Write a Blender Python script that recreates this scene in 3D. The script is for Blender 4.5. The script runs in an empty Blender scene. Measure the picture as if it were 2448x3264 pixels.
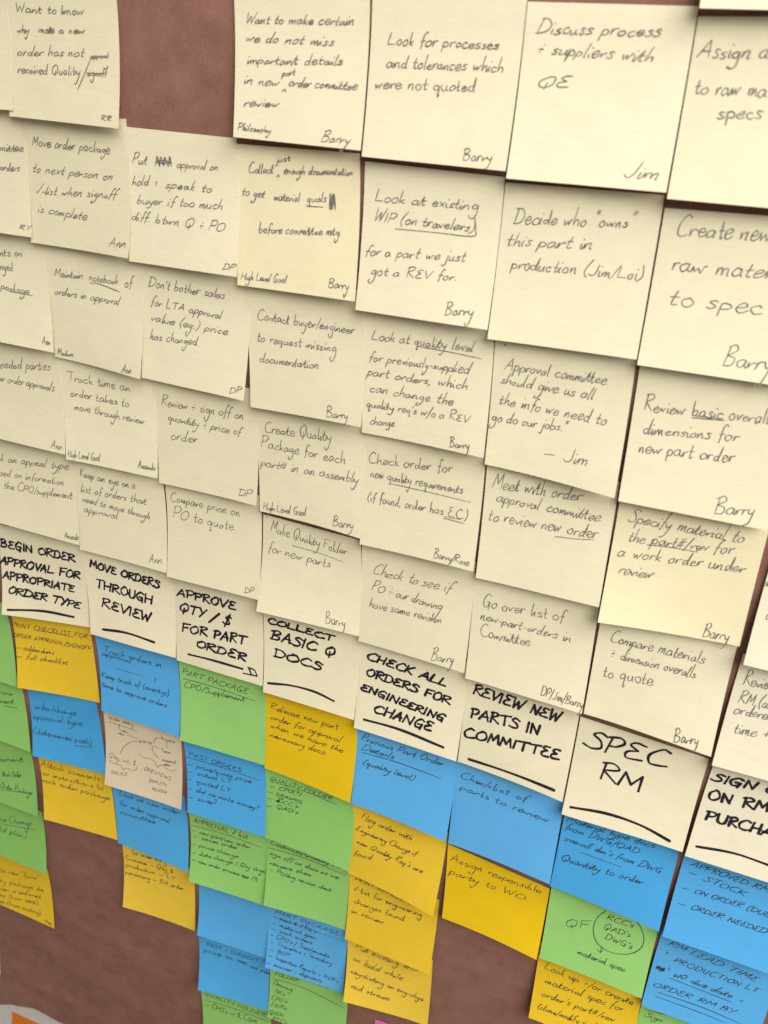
import bpy, math, random
from mathutils import Vector, Matrix

C = bpy.context.scene
COL = C.collection
MM = 0.001
H0 = 1.60          # height of the wall origin above the floor, metres


def W(x, y, z):
    """wall millimetres (right, up, out of the wall) -> world metres"""
    return Vector((x * MM, -z * MM, y * MM + H0))


# ------------------------------------------------------------------ camera
cam_d = bpy.data.cameras.new('camera')
cam = bpy.data.objects.new('camera', cam_d)
COL.objects.link(cam)
C.camera = cam
cam_d.sensor_fit = 'AUTO'
cam_d.sensor_width = 36.0
cam_d.lens = 30.0149
cam_d.clip_start = 0.01
cam_d.clip_end = 50
cam_d.dof.use_dof = True
cam_d.dof.focus_distance = 0.60
cam_d.dof.aperture_fstop = 10.5
cam.matrix_world = Matrix(((0.9291423, -0.1912347, 0.3164237, 0.0000000), (0.3678414, 0.3919237, -0.8432606, -0.4491487), (0.0372467, 0.8999028, 0.4344969, 1.6000000), (0, 0, 0, 1)))

# ------------------------------------------------------------------ light
w = bpy.data.worlds.new('World')
C.world = w
w.use_nodes = True
bg = w.node_tree.nodes['Background']
bg.inputs[0].default_value = (1.0, 0.87, 0.69, 1)
bg.inputs[1].default_value = 0.25


def lamp(name, loc, target, sx, sy, power, col):
    d = bpy.data.lights.new(name, 'AREA')
    d.shape = 'RECTANGLE'
    d.size, d.size_y = sx, sy
    d.energy = power
    d.color = col
    o = bpy.data.objects.new(name, d)
    COL.objects.link(o)
    o.location = loc
    o.rotation_euler = (Vector(target) - Vector(loc)).to_track_quat('-Z', 'Y').to_euler()
    return o


lamp('ceiling_or_fill_light', (1.15, -0.95, 2.55), (0.15, 0.0, 1.25), 1.9, 1.3, 82.0, (1.0, 0.965, 0.90))
lamp('ceiling_or_fill_light', (-0.9, -1.7, 2.75), (-0.9, -1.7, 0), 1.2, 0.6, 3.5, (1.0, 0.80, 0.55))  # weak warm fill lamp, added to lift and tint the left side

C.view_settings.view_transform = 'Standard'
C.view_settings.look = 'None'
C.view_settings.exposure = 0.0
C.view_settings.gamma = 1.0
C.render.engine = 'CYCLES'


# ------------------------------------------------------------------ materials
def new_mat(name):
    m = bpy.data.materials.new(name)
    m.use_nodes = True
    nt = m.node_tree
    return m, nt, nt.nodes, nt.links, nt.nodes['Principled BSDF']


def ramp(nodes, stops):
    r = nodes.new('ShaderNodeValToRGB')
    e = r.color_ramp.elements
    e[0].position, e[0].color = stops[0][0], (*stops[0][1], 1)
    e[1].position, e[1].color = stops[1][0], (*stops[1][1], 1)
    for p, c in stops[2:]:
        q = e.new(p)
        q.color = (*c, 1)
    return r


def paper_mat(name, col, var=0.05, transl=0.10):
    m, nt, N, L, bs = new_mat(name)
    tc = N.new('ShaderNodeTexCoord')
    oi = N.new('ShaderNodeObjectInfo')
    off = N.new('ShaderNodeVectorMath'); off.operation = 'ADD'
    sc = N.new('ShaderNodeVectorMath'); sc.operation = 'SCALE'; sc.inputs['Scale'].default_value = 7.0
    comb = N.new('ShaderNodeCombineXYZ')
    for i in range(3):
        L.new(oi.outputs['Random'], comb.inputs[i])
    L.new(comb.outputs[0], sc.inputs[0])
    L.new(tc.outputs['Object'], off.inputs[0]); L.new(sc.outputs[0], off.inputs[1])
    n1 = N.new('ShaderNodeTexNoise'); n1.inputs['Scale'].default_value = 60; n1.inputs['Detail'].default_value = 3
    n2 = N.new('ShaderNodeTexNoise'); n2.inputs['Scale'].default_value = 1300; n2.inputs['Detail'].default_value = 2
    # faint horizontal laid lines of machine-made paper
    mp = N.new('ShaderNodeMapping'); mp.inputs['Scale'].default_value = (120, 120, 700)
    n3 = N.new('ShaderNodeTexNoise'); n3.inputs['Scale'].default_value = 1.0; n3.inputs['Detail'].default_value = 3
    for n in (n1, n2):
        L.new(off.outputs[0], n.inputs['Vector'])
    L.new(off.outputs[0], mp.inputs['Vector']); L.new(mp.outputs[0], n3.inputs['Vector'])
    a = N.new('ShaderNodeMath'); a.operation = 'ADD'
    b = N.new('ShaderNodeMath'); b.operation = 'MULTIPLY_ADD'; b.inputs[1].default_value = 0.9
    L.new(n1.outputs['Fac'], a.inputs[0]); L.new(n3.outputs['Fac'], a.inputs[1])
    L.new(n2.outputs['Fac'], b.inputs[0]); L.new(a.outputs[0], b.inputs[2])
    lo = tuple(c * (1 - var) for c in col); hi = tuple(min(c * (1 + var), 0.93) for c in col)
    mr = N.new('ShaderNodeMapRange'); mr.inputs[1].default_value = 1.0; mr.inputs[2].default_value = 1.9
    L.new(b.outputs[0], mr.inputs[0])
    r = ramp(N, [(0.0, lo), (1.0, hi)])
    L.new(mr.outputs[0], r.inputs[0])
    # every pad a touch different
    hv = N.new('ShaderNodeHueSaturation')
    v = N.new('ShaderNodeMapRange'); v.inputs[3].default_value = 0.96; v.inputs[4].default_value = 1.04
    L.new(oi.outputs['Random'], v.inputs[0]); L.new(v.outputs[0], hv.inputs['Value'])
    s = N.new('ShaderNodeMapRange'); s.inputs[3].default_value = 1.03; s.inputs[4].default_value = 0.96
    L.new(oi.outputs['Random'], s.inputs[0]); L.new(s.outputs[0], hv.inputs['Saturation'])
    L.new(r.outputs[0], hv.inputs['Color'])
    L.new(hv.outputs[0], bs.inputs['Base Color'])
    bs.inputs['Roughness'].default_value = 0.82
    bs.inputs['Specular IOR Level'].default_value = 0.25
    bp = N.new('ShaderNodeBump'); bp.inputs['Strength'].default_value = 0.18; bp.inputs['Distance'].default_value = 0.0004
    L.new(b.outputs[0], bp.inputs['Height']); L.new(bp.outputs[0], bs.inputs['Normal'])
    tr = N.new('ShaderNodeBsdfTranslucent'); L.new(hv.outputs[0], tr.inputs['Color'])
    mx = N.new('ShaderNodeMixShader'); mx.inputs[0].default_value = transl
    L.new(bs.outputs[0], mx.inputs[1]); L.new(tr.outputs[0], mx.inputs[2])
    L.new(mx.outputs[0], N['Material Output'].inputs['Surface'])
    return m


PAPER = {
    'y': paper_mat('pale_yellow_paper', (0.785, 0.735, 0.545)),
    'n': paper_mat('yellower_paper', (0.81, 0.75, 0.515)),
    'w': paper_mat('off_white_paper', (0.80, 0.75, 0.60)),
    't': paper_mat('tan_paper', (0.74, 0.65, 0.49)),
    'b': paper_mat('blue_paper', (0.085, 0.41, 0.82)),
    'g': paper_mat('green_paper', (0.29, 0.60, 0.17)),
    'o': paper_mat('gold_paper', (0.80, 0.55, 0.028)),
    'p': paper_mat('pink_paper', (0.80, 0.16, 0.50)),
    'r': paper_mat('orange_paper', (0.85, 0.25, 0.03)),
}


def ink_mat(name, col, rough, spec):
    m, nt, N, L, bs = new_mat(name)
    tc = N.new('ShaderNodeTexCoord')
    n = N.new('ShaderNodeTexNoise'); n.inputs['Scale'].default_value = 420; n.inputs['Detail'].default_value = 2
    L.new(tc.outputs['Object'], n.inputs['Vector'])
    r = ramp(N, [(0.35, col), (0.75, tuple(c * 2.2 + 0.012 for c in col))])
    L.new(n.outputs['Fac'], r.inputs[0]); L.new(r.outputs[0], bs.inputs['Base Color'])
    bs.inputs['Roughness'].default_value = rough
    bs.inputs['Specular IOR Level'].default_value = spec
    return m


PEN = ink_mat('pen_ink', (0.120, 0.108, 0.100), 0.6, 0.3)
PENB = ink_mat('dark_pen_ink', (0.022, 0.022, 0.034), 0.6, 0.3)
MARKER = ink_mat('marker_ink', (0.007, 0.005, 0.012), 0.5, 0.35)


def kraft_mat():
    m, nt, N, L, bs = new_mat('brown_kraft_paper')
    tc = N.new('ShaderNodeTexCoord')
    mp = N.new('ShaderNodeMapping'); mp.inputs['Scale'].default_value = (75, 75, 90)
    L.new(tc.outputs['Object'], mp.inputs['Vector'])
    st = N.new('ShaderNodeTexNoise'); st.inputs['Scale'].default_value = 1; st.inputs['Detail'].default_value = 5
    L.new(mp.outputs[0], st.inputs['Vector'])
    bl = N.new('ShaderNodeTexNoise'); bl.inputs['Scale'].default_value = 45; bl.inputs['Detail'].default_value = 5
    L.new(tc.outputs['Object'], bl.inputs['Vector'])
    fi = N.new('ShaderNodeTexNoise'); fi.inputs['Scale'].default_value = 900; fi.inputs['Detail'].default_value = 3
    L.new(tc.outputs['Object'], fi.inputs['Vector'])
    a = N.new('ShaderNodeMath'); a.operation = 'ADD'
    b = N.new('ShaderNodeMath'); b.operation = 'ADD'
    L.new(st.outputs['Fac'], a.inputs[0]); L.new(bl.outputs['Fac'], a.inputs[1])
    L.new(a.outputs[0], b.inputs[0]); L.new(fi.outputs['Fac'], b.inputs[1])
    mr = N.new('ShaderNodeMapRange'); mr.inputs[1].default_value = 1.0; mr.inputs[2].default_value = 2.0
    L.new(b.outputs[0], mr.inputs[0])
    r = ramp(N, [(0.0, (0.190, 0.089, 0.069)), (1.0, (0.285, 0.149, 0.121))])
    L.new(mr.outputs[0], r.inputs[0]); L.new(r.outputs[0], bs.inputs['Base Color'])
    bs.inputs['Roughness'].default_value = 0.85
    bs.inputs['Specular IOR Level'].default_value = 0.12
    bp = N.new('ShaderNodeBump'); bp.inputs['Strength'].default_value = 0.25; bp.inputs['Distance'].default_value = 0.0006
    L.new(b.outputs[0], bp.inputs['Height']); L.new(bp.outputs[0], bs.inputs['Normal'])
    return m


def wall_mat():
    m, nt, N, L, bs = new_mat('painted_wall')
    tc = N.new('ShaderNodeTexCoord')
    n = N.new('ShaderNodeTexNoise'); n.inputs['Scale'].default_value = 140; n.inputs['Detail'].default_value = 4
    L.new(tc.outputs['Object'], n.inputs['Vector'])
    r = ramp(N, [(0.3, (0.60, 0.58, 0.60)), (0.7, (0.70, 0.68, 0.69))])
    L.new(n.outputs['Fac'], r.inputs[0]); L.new(r.outputs[0], bs.inputs['Base Color'])
    bs.inputs['Roughness'].default_value = 0.6
    bp = N.new('ShaderNodeBump'); bp.inputs['Strength'].default_value = 0.2; bp.inputs['Distance'].default_value = 0.0008
    L.new(n.outputs['Fac'], bp.inputs['Height']); L.new(bp.outputs[0], bs.inputs['Normal'])
    return m


KRAFT = kraft_mat()
WALL = wall_mat()


# ------------------------------------------------------------------ mesh helpers
def obj(name, verts, faces, mat, parent=None, smooth=True):
    me = bpy.data.meshes.new(name)
    me.from_pydata([tuple(v) for v in verts], [], faces)
    me.materials.append(mat)
    if smooth:
        me.polygons.foreach_set('use_smooth', [True] * len(me.polygons))
    me.update()
    o = bpy.data.objects.new(name, me)
    COL.objects.link(o)
    if parent is not None:
        o.parent = parent
    return o


def sheet(rows, th, fu):
    """closed thin sheet from a grid of points rows[j][i]; fu gives the outward shift of the back face"""
    nj, ni = len(rows), len(rows[0])
    v = [p for r in rows for p in r]
    nb = len(v)
    v += [p - fu * th for r in rows for p in r]
    f = []
    for j in range(nj - 1):
        for i in range(ni - 1):
            a, b, c, d = j * ni + i, j * ni + i + 1, (j + 1) * ni + i + 1, (j + 1) * ni + i
            f.append((a, d, c, b))
            f.append((nb + a, nb + b, nb + c, nb + d))
    rim = [i for i in range(ni)] + [j * ni + ni - 1 for j in range(1, nj)] + \
          [(nj - 1) * ni + i for i in range(ni - 2, -1, -1)] + [j * ni for j in range(nj - 2, 0, -1)]
    base = len(v)
    v += [v[i] for i in rim] + [v[nb + i] for i in rim]
    m = len(rim)
    for q in range(m):
        r = (q + 1) % m
        f.append((base + q, base + r, base + m + r, base + m + q))
    return v, f


# ------------------------------------------------------------------ handwriting: a single-stroke hand
G = {}


def g(ch, adv, s):
    st = []
    for part in s.split(';'):
        st.append([tuple(float(t) for t in q.split(',')) for q in part.split()])
    G[ch] = (adv, st)


g('a', 1.02, '.75,.8 .45,1 .1,.65 .12,.15 .42,0 .7,.4 .77,.95 .77,.95 .76,.25 .98,.05')
g('b', .92, '.1,2 .12,.1 .12,.1 .2,.75 .55,.95 .76,.5 .5,0 .15,.1')
g('c', .85, '.75,.8 .45,1 .1,.6 .2,.1 .5,0 .82,.2')
g('d', 1.0, '.7,.75 .4,.95 .1,.55 .25,.02 .6,.2 .75,1 .8,2 .8,2 .75,.2 .96,.03')
g('e', .88, '.08,.42 .66,.62 .68,.92 .4,1.08 .08,.6 .2,.05 .5,-.03 .9,.28')
g('f', .68, '.78,1.75 .52,2 .33,1.5 .3,0 .25,-.55;.05,.92 .7,1.0')
g('g', .92, '.7,.8 .4,1 .1,.6 .3,.15 .65,.4 .76,.95 .76,.95 .78,-.6 .45,-1.35 .02,-1.05 .15,-.7')
g('h', .88, '.1,2 .1,0 .1,0 .3,.75 .58,.9 .68,.5 .7,.05 .82,.0')
g('i', .40, '.1,.95 .12,.15 .3,0;.14,1.45 .18,1.38')
g('j', .42, '.25,.95 .25,-.8 .0,-1.1 -.25,-.8;.27,1.45 .31,1.38')
g('k', .80, '.1,2 .1,0;.65,.95 .12,.45 .12,.45 .75,0')
g('l', .42, '.14,2 .1,.2 .3,0')
g('m', 1.2, '.08,.95 .1,0 .1,0 .25,.75 .48,.9 .54,0 .54,0 .68,.75 .9,.9 .97,.1 1.1,0')
g('n', .90, '.08,.95 .1,0 .1,0 .3,.8 .58,.9 .66,.1 .82,0')
g('o', .85, '.45,1 .08,.6 .2,.05 .52,0 .75,.45 .58,.93 .35,.98')
g('p', .86, '.08,1 .1,-1.05 .1,-1.05 .12,.7 .42,1 .72,.65 .58,.12 .15,.1')
g('q', .98, '.7,.8 .4,1 .1,.6 .3,.1 .65,.35 .76,.95 .76,.95 .72,-1.2 .98,-.85')
g('r', .70, '.08,.95 .12,0 .12,0 .25,.75 .55,.95 .7,.85')
g('s', .72, '.65,.85 .35,1 .15,.75 .5,.45 .6,.15 .3,0 .0,.15')
g('t', .70, '.3,1.6 .28,.2 .45,0 .66,.15;.0,1.0 .68,1.06')
g('u', .94, '.08,.95 .1,.3 .3,0 .6,.25 .68,.95 .68,.95 .69,.2 .9,0')
g('v', .78, '.05,.95 .35,0 .35,0 .62,.9 .76,.95')
g('w', 1.15, '.05,.95 .25,0 .25,0 .5,.8 .5,.8 .7,0 .7,0 .98,.92 1.12,.9')
g('x', .78, '.05,.95 .7,0;.68,.95 .05,0')
g('y', .82, '.05,.95 .15,.4 .4,.2 .65,.5;.74,.95 .55,-.6 .2,-1.15 -.12,-.9')
g('z', .80, '.08,.9 .65,.92 .1,.05 .1,.05 .74,.05')
g('A', 1.12, '0,0 .6,1.75 .6,1.75 .92,0;.12,.62 .92,.68')
g('B', 1.12, '.15,1.7 .12,0;-.08,1.55 .5,1.8 .82,1.35 .15,.9 .15,.9 .88,.72 .8,.12 .05,0')
g('C', 1.15, '1.0,1.5 .62,1.75 .1,1.0 .25,.15 .7,0 1.15,.2')
g('D', 1.2, '.14,1.68 .12,.02;-.08,1.6 .6,1.62 1.08,.95 .8,.2 -.02,0')
g('E', 1.0, '.82,1.62 .35,1.7 .15,1.3 .6,.95 .6,.95 .1,.6 .2,.08 .92,.05')
g('F', 1.0, '.12,1.65 .12,0;.05,1.65 .98,1.75;.12,.9 .75,.97')
g('G', 1.18, '1.0,1.5 .55,1.75 .1,.95 .35,.05 .8,.15 .9,.75 .9,.75 .45,.7;.9,.75 .86,-.3')
g('H', 1.1, '.1,1.7 .1,0;.88,1.75 .92,0;.1,.85 .92,.9')
g('I', .45, '.18,1.7 .16,0')
g('J', .85, '.65,1.75 .62,.3 .3,-.05 -.05,.25')
g('K', 1.02, '.1,1.75 .1,0;.88,1.7 .12,.8 .12,.8 .98,0')
g('L', 1.0, '.14,1.75 .1,.05 .1,.05 .95,.08')
g('M', 1.32, '.05,0 .2,1.7 .2,1.7 .6,.5 .6,.5 1.02,1.75 1.02,1.75 1.18,0')
g('N', 1.12, '.08,0 .12,1.7 .12,1.7 .85,.02 .85,.02 .92,1.75')
g('O', 1.2, '.62,1.7 .1,1.1 .2,.2 .62,0 1.06,.6 .9,1.5 .5,1.72')
g('P', 1.0, '.14,1.7 .12,0;-.05,1.58 .6,1.75 .92,1.35 .6,.85 .12,.8')
g('Q', 1.25, '.62,1.7 .1,1.1 .2,.2 .62,0 1.06,.6 .9,1.5 .5,1.72;.6,.7 .66,-.4')
g('R', 1.1, '.14,1.7 .12,0;-.05,1.58 .6,1.75 .88,1.35 .15,.85 .15,.85 1.04,0')
g('S', 1.0, '.95,1.5 .5,1.75 .2,1.4 .7,.9 .86,.3 .4,0 -.02,.25')
g('T', 1.08, '-.02,1.62 1.1,1.75;.55,1.7 .52,0')
g('U', 1.1, '.1,1.7 .12,.4 .5,0 .85,.4 .92,1.75')
g('V', 1.0, '.05,1.7 .45,0 .45,0 .98,1.75')
g('W', 1.36, '.05,1.7 .3,0 .3,0 .62,1.2 .62,1.2 .88,0 .88,0 1.3,1.75')
g('X', 1.0, '.05,1.7 .9,0;.9,1.7 .05,0')
g('Y', 1.0, '.05,1.7 .47,.9;.98,1.75 .3,-.1')
g('Z', 1.0, '.08,1.65 .9,1.7 .05,.02 .05,.02 .95,.06')
g('.', .4, '.12,.05 .18,.0')
g(',', .4, '.2,.15 .22,-.1 .05,-.4')
g("'", .35, '.18,1.85 .1,1.4')
g('"', .6, '.15,1.9 .12,1.45;.38,1.9 .34,1.45')
g('/', .7, '.75,1.9 -.05,-.6')
g('(', .6, '.55,2 .12,1.1 .15,.2 .5,-.55')
g(')', .6, '.05,2 .42,1.2 .4,.2 .0,-.55')
g('-', .7, '.08,.6 .6,.65')
g('—', 1.5, '.0,.55 1.25,.65')
g('=', .95, '.05,.85 .8,.9;.05,.4 .8,.45')
g('+', .95, '.05,.7 .8,.7;.42,1.15 .42,.25')
g('#', 1.05, '.3,1.6 .15,0;.7,1.65 .55,.05;.0,1.05 .95,1.15;.0,.5 .9,.6')
g('$', 1.0, '.85,1.4 .5,1.65 .2,1.25 .75,.75 .8,.3 .4,.05 .05,.3;.55,2.0 .4,-.35')
g('?', .75, '.05,1.5 .35,1.85 .65,1.45 .35,.9 .32,.5;.3,.05 .33,0')
g('&', .95, '.42,1.35 .45,1.25;.12,.7 .75,.72;.44,.9 .42,.55;.42,.1 .44,.0')
g('✓', 1.0, '.0,.8 .25,.05 .25,.05 .9,1.9')
g('→', 1.6, '.0,.6 1.35,.6;1.05,.95 1.35,.6 1.35,.6 1.05,.25')
g(':', .4, '.15,.95 .18,.88;.15,.1 .18,.03')


def smooth(pts, n):
    """Catmull-Rom through pts; a point given twice is a corner"""
    runs, cur = [], [pts[0]]
    for p in pts[1:]:
        if p == cur[-1]:
            runs.append(cur)
            cur = [p]
        else:
            cur.append(p)
    runs.append(cur)
    out = []
    for r in runs:
        if len(r) < 2:
            continue
        q = []
        for i in range(len(r) - 1):
            p0 = r[i - 1] if i else (2 * r[0][0] - r[1][0], 2 * r[0][1] - r[1][1])
            p1, p2 = r[i], r[i + 1]
            p3 = r[i + 2] if i + 2 < len(r) else (2 * p2[0] - p1[0], 2 * p2[1] - p1[1])
            k = n if len(r) > 2 else max(2, n - 2)
            for t in range(k):
                t = t / k
                q.append(tuple(0.5 * (2 * p1[a] + (p2[a] - p0[a]) * t + (2 * p0[a] - 5 * p1[a] + 4 * p2[a] - p3[a]) * t * t
                                      + (3 * p1[a] - p0[a] - 3 * p2[a] + p3[a]) * t ** 3) for a in (0, 1)))
        q.append(r[-1])
        out.append(q)
    return out


JOIN_OUT = set('acdehiklmntu')
JOIN_IN = set('imnruvwyjpt')


def write(text, rng, slant, neat):
    """strokes of a line in x-height units, and its length"""
    x = 0.0
    st = []
    prev = None
    mixed = any(c.islower() for c in text)
    wi, rest = 0, [len(t) for t in text.split(' ')]
    pos = -1
    for ch in text:
        pos += 1
        if ch == ' ':
            x += rng.uniform(.62, .85)
            prev = None
            wi += 1
            pos = -1
            continue
        adv, gl = G[ch]
        sx = rng.uniform(.90, 1.10)
        sy = rng.uniform(.88, 1.12)
        up, j2 = 1.0, 0.0
        if mixed:
            if ch.isupper():
                sy *= 1.5 if pos == 0 else 1.15
                sx *= 1.15
            else:
                up = rng.uniform(1.4, 1.7)
                if rest[wi] > 4 and 1 < pos < rest[wi] - 1:
                    sy *= rng.uniform(.72, 1.0)
                    sx *= .94
                    j2 = .035
        j = (0.055 + j2) * neat
        dy = rng.uniform(-.06, .06) * neat
        new = []
        for s in gl:
            q, last = [], None
            for p in s:
                if p == last:
                    q.append(q[-1])
                    continue
                last = p
                ext = 1.0
                if p[1] < -.5 and ch in 'gy':
                    ext = rng.uniform(1.1, 1.9)
                px = x + p[0] * sx + rng.uniform(-j, j)
                y0 = p[1] if p[1] < 1.15 or not mixed or ch.isupper() else 1 + (p[1] - 1) * up
                if y0 > 1.15:
                    py = y0 * max(sy, .95) + dy
                else:
                    py = y0 * sy * ext + dy
                py += rng.uniform(-j, j)
                q.append((px + slant * py, py))
            new.append(q)
        if prev is not None and prev[0] in JOIN_OUT and ch in JOIN_IN and rng.random() < .9:
            prev[1].append(new[0][0])
            prev[1].extend([new[0][0]] + new[0][1:])
            tgt = prev[1]
            st.extend(new[1:])
        else:
            st.extend(new)
            tgt = new[0]
        prev = (ch, tgt)
        x += adv * sx + .06
    return st, x


def ribbon(pts, half, surf, lift, V, F, rng, cap):
    """pts in note mm; flat inked band lying on the paper surface"""
    # drop repeats
    q = [pts[0]]
    for p in pts[1:]:
        if (p[0] - q[-1][0]) ** 2 + (p[1] - q[-1][1]) ** 2 > 1e-4:
            q.append(p)
    ln = sum(math.hypot(a[0] - c[0], a[1] - c[1]) for a, c in zip(q, q[1:]))
    if ln < 2.2 * half:                       # a dot
        k = len(V)
        for a in range(8):
            V.append(surf(q[0][0] + 1.15 * half * math.cos(a * .7854), q[0][1] + 1.3 * half * math.sin(a * .7854), lift))
        F.append(tuple(range(k, k + 8)))
        return
    n = len(q)
    b = len(V)
    ph = rng.uniform(0, 6.28)
    for i, p in enumerate(q):
        a, c = q[max(i - 1, 0)], q[min(i + 1, n - 1)]
        dx, dy = c[0] - a[0], c[1] - a[1]
        l = math.hypot(dx, dy) or 1e-6
        dx, dy = dx / l, dy / l
        hw = half * (1 + .16 * math.sin(ph + i * .55))
        if not cap:
            if i == n - 1:
                hw *= .55
            elif i == 0:
                hw *= .8
        V.append(surf(p[0] - dy * hw, p[1] + dx * hw, lift))
        V.append(surf(p[0] + dy * hw, p[1] - dx * hw, lift))
    for i in range(n - 1):
        k = b + 2 * i
        F.append((k, k + 1, k + 3, k + 2))
    if cap:
        for p in (q[0], q[-1]):
            k = len(V)
            for a in range(10):
                V.append(surf(p[0] + half * math.cos(a * .6283), p[1] + half * math.sin(a * .6283), lift + .012))
            F.append(tuple(range(k, k + 10)))


def ink_items(items, surf, half, rng, slant, neat, cap, seg=5, small=1.0):
    V, F = [], []
    n = 0
    for it in items:
        strokes = []
        hw = half
        if it[0] == '~':
            q = []
            for p in it[2]:
                q.append(tuple(p))
            strokes = [q]
        elif it[0] == '#':
            (x0, y0), (x1, y1) = it[2]
            q = []
            k = 9
            for i in range(k):
                t = i / (k - 1)
                q.append((x0 + (x1 - x0) * t + rng.uniform(-.4, .4), (y0 if i % 2 else y1) + rng.uniform(-.6, .6)))
            q2 = [(x0, (y0 + y1) / 2 + .4), ((x0 + x1) / 2, (y0 + y1) / 2 - .5), (x1, (y0 + y1) / 2 + .3),
                  ((x0 + x1) / 2, (y0 + y1) / 2 + .9), (x0 + .4, (y0 + y1) / 2 + 1.0)]
            strokes = [q, q2]
            hw = half * 1.35
        else:
            txt = it[0]
            x0, y0, x1, y1, h = it[2]
            caps = not any(c.islower() for c in txt)
            xh = h / 1.75 * (.78 if it[1] == 'm' else .78 * (1 + small) / 2) if caps and any(c.isalpha() for c in txt) else h * .72 * small
            if txt in ('&', '+', '=', '—', '"', '?'):
                xh = h * .62
            if txt in ('RR', 'DP', 'QE', 'QF'):
                pass
            st, ln = write(txt, rng, slant + rng.uniform(-.05, .09), neat)
            dx, dy = x1 - x0, y1 - y0
            L = math.hypot(dx, dy)
            ux, uy = dx / L, dy / L
            sx = L / ln
            if txt in ('&', '+', '=', '"', '?'):
                sx = xh
            for s in st:
                # v runs down the note, so up is -v
                q = []
                for p in s:
                    t = (x0 + ux * p[0] * sx + uy * p[1] * xh, y0 + uy * p[0] * sx - ux * p[1] * xh)
                    q.append(t)
                strokes.append(q)
        for s in strokes:
            for r in smooth(s, seg):
                n += 1
                ribbon(r, hw * rng.uniform(.9, 1.12), surf, .14 + .006 * (n % 12), V, F, rng, cap)
    return V, F


# ------------------------------------------------------------------ sticky notes
S = 76.0


def note_surface(c, z, seed):
    tl, tr, bl, br = (c[0], c[1]), (c[2], c[3]), (c[4], c[5]), (c[6], c[7])
    zb, zl, zr = z
    r = random.Random(seed)
    a1, a2, a3 = (r.uniform(-.5, .5) for _ in range(3))
    p1, p2 = r.uniform(0, 6.28), r.uniform(0, 6.28)
    ex = r.uniform(1.55, 1.9)
    corner = r.uniform(0, .9)

    def f(u, v):
        uc = min(max(u, 0.0), 1.0)
        s = max(0.0, (v - .2) / .8)
        k = uc ** 1.5 if zr > zl else 1 - (1 - uc) ** 1.5
        zu = zl + (zr - zl) * k
        x = (tl[0] * (1 - u) + tr[0] * u) * (1 - v) + (bl[0] * (1 - u) + br[0] * u) * v
        y = (tl[1] * (1 - u) + tr[1] * u) * (1 - v) + (bl[1] * (1 - u) + br[1] * u) * v
        wob = s * (1 - .4 * s) * (a1 * math.sin(3.1 * u + p1) + a2 * math.sin(5.3 * u + 2.2 * v + p2)) \
            + .25 * a3 * math.sin(6 * v + p2) * s
        return x, y, zb + zu * s ** ex + wob

    def mm(a, b, lift=0.0):
        u, v = a / S, b / S
        x, y, z0 = f(u, v)
        if lift:
            e = .01
            x1, y1, z1 = f(u + e, v)
            x2, y2, z2 = f(u, v + e)
            n = Vector((x2 - x, y2 - y, z2 - z0)).cross(Vector((x1 - x, y1 - y, z1 - z0))).normalized()
            return Vector((x, y, z0)) + n * lift
        return Vector((x, y, z0))
    return mm


PART = {'h': 'handwriting', 's': 'signature', 'c': 'remark', 'm': 'heading', 'u': 'underline', 'p': 'pen_mark'}
GROUPS = {'n': 'pale yellow sticky notes on the brown paper', 'y': 'pale yellow sticky notes on the brown paper', 'w': 'off-white sticky notes on the brown paper',
          't': 'beige sticky notes on the brown paper', 'b': 'blue sticky notes on the brown paper',
          'g': 'green sticky notes on the brown paper', 'o': 'gold sticky notes on the brown paper',
          'p': 'pink sticky notes', 'r': 'orange sticky notes'}


def make_note(idx, col, label, c, z, items):
    rng = random.Random(100 + idx)
    root = bpy.data.objects.new('sticky_note', None)
    COL.objects.link(root)
    ox, oy = (c[0] + c[2]) / 2, (c[1] + c[3]) / 2
    root.location = W(ox, oy, 0)
    root.empty_display_size = 0.01
    root['label'] = label
    root['category'] = 'sticky note'
    root['group'] = GROUPS[col]
    surf = note_surface(c, z, 500 + idx)

    def loc(a, b, lift=0.0):
        p = surf(a, b, lift)
        return Vector(((p.x - ox) * MM, -p.z * MM, (p.y - oy) * MM))
    n = 22
    rows = [[loc(S * i / n, S * j / n) for i in range(n + 1)] for j in range(n + 1)]
    v, f = sheet(rows, 0.00012, Vector((0, -1, 0)))
    obj('paper_sheet', v, f, PAPER[col], root)
    slant = rng.uniform(.10, .30)
    for key, nm in PART.items():
        its = [t for t in items if t[1] == key]
        if not its:
            continue
        if key in 'mu':
            half, mat, cap, neat = .77, MARKER, True, 1.05
            if key == 'u':
                half = .9
            sl = .12
        elif key == 'p':
            half, mat, cap, neat, sl = .6, MARKER, True, 1, .1
        else:
            half = .265 if col in 'ynw' else .25
            if any(t[0] in ('SPEC',) for t in its):
                half = 1.0
            mat, cap, neat, sl = (PEN if col in 'ynwt' else PENB), False, 1.15, slant
        V, F = ink_items(its, loc, half, rng, sl, neat, cap, 6 if key in 'mu' else 4,
                         1.0 if col in 'ynw' else .80)
        obj(nm, V, F, mat, root, False)
    return root


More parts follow.
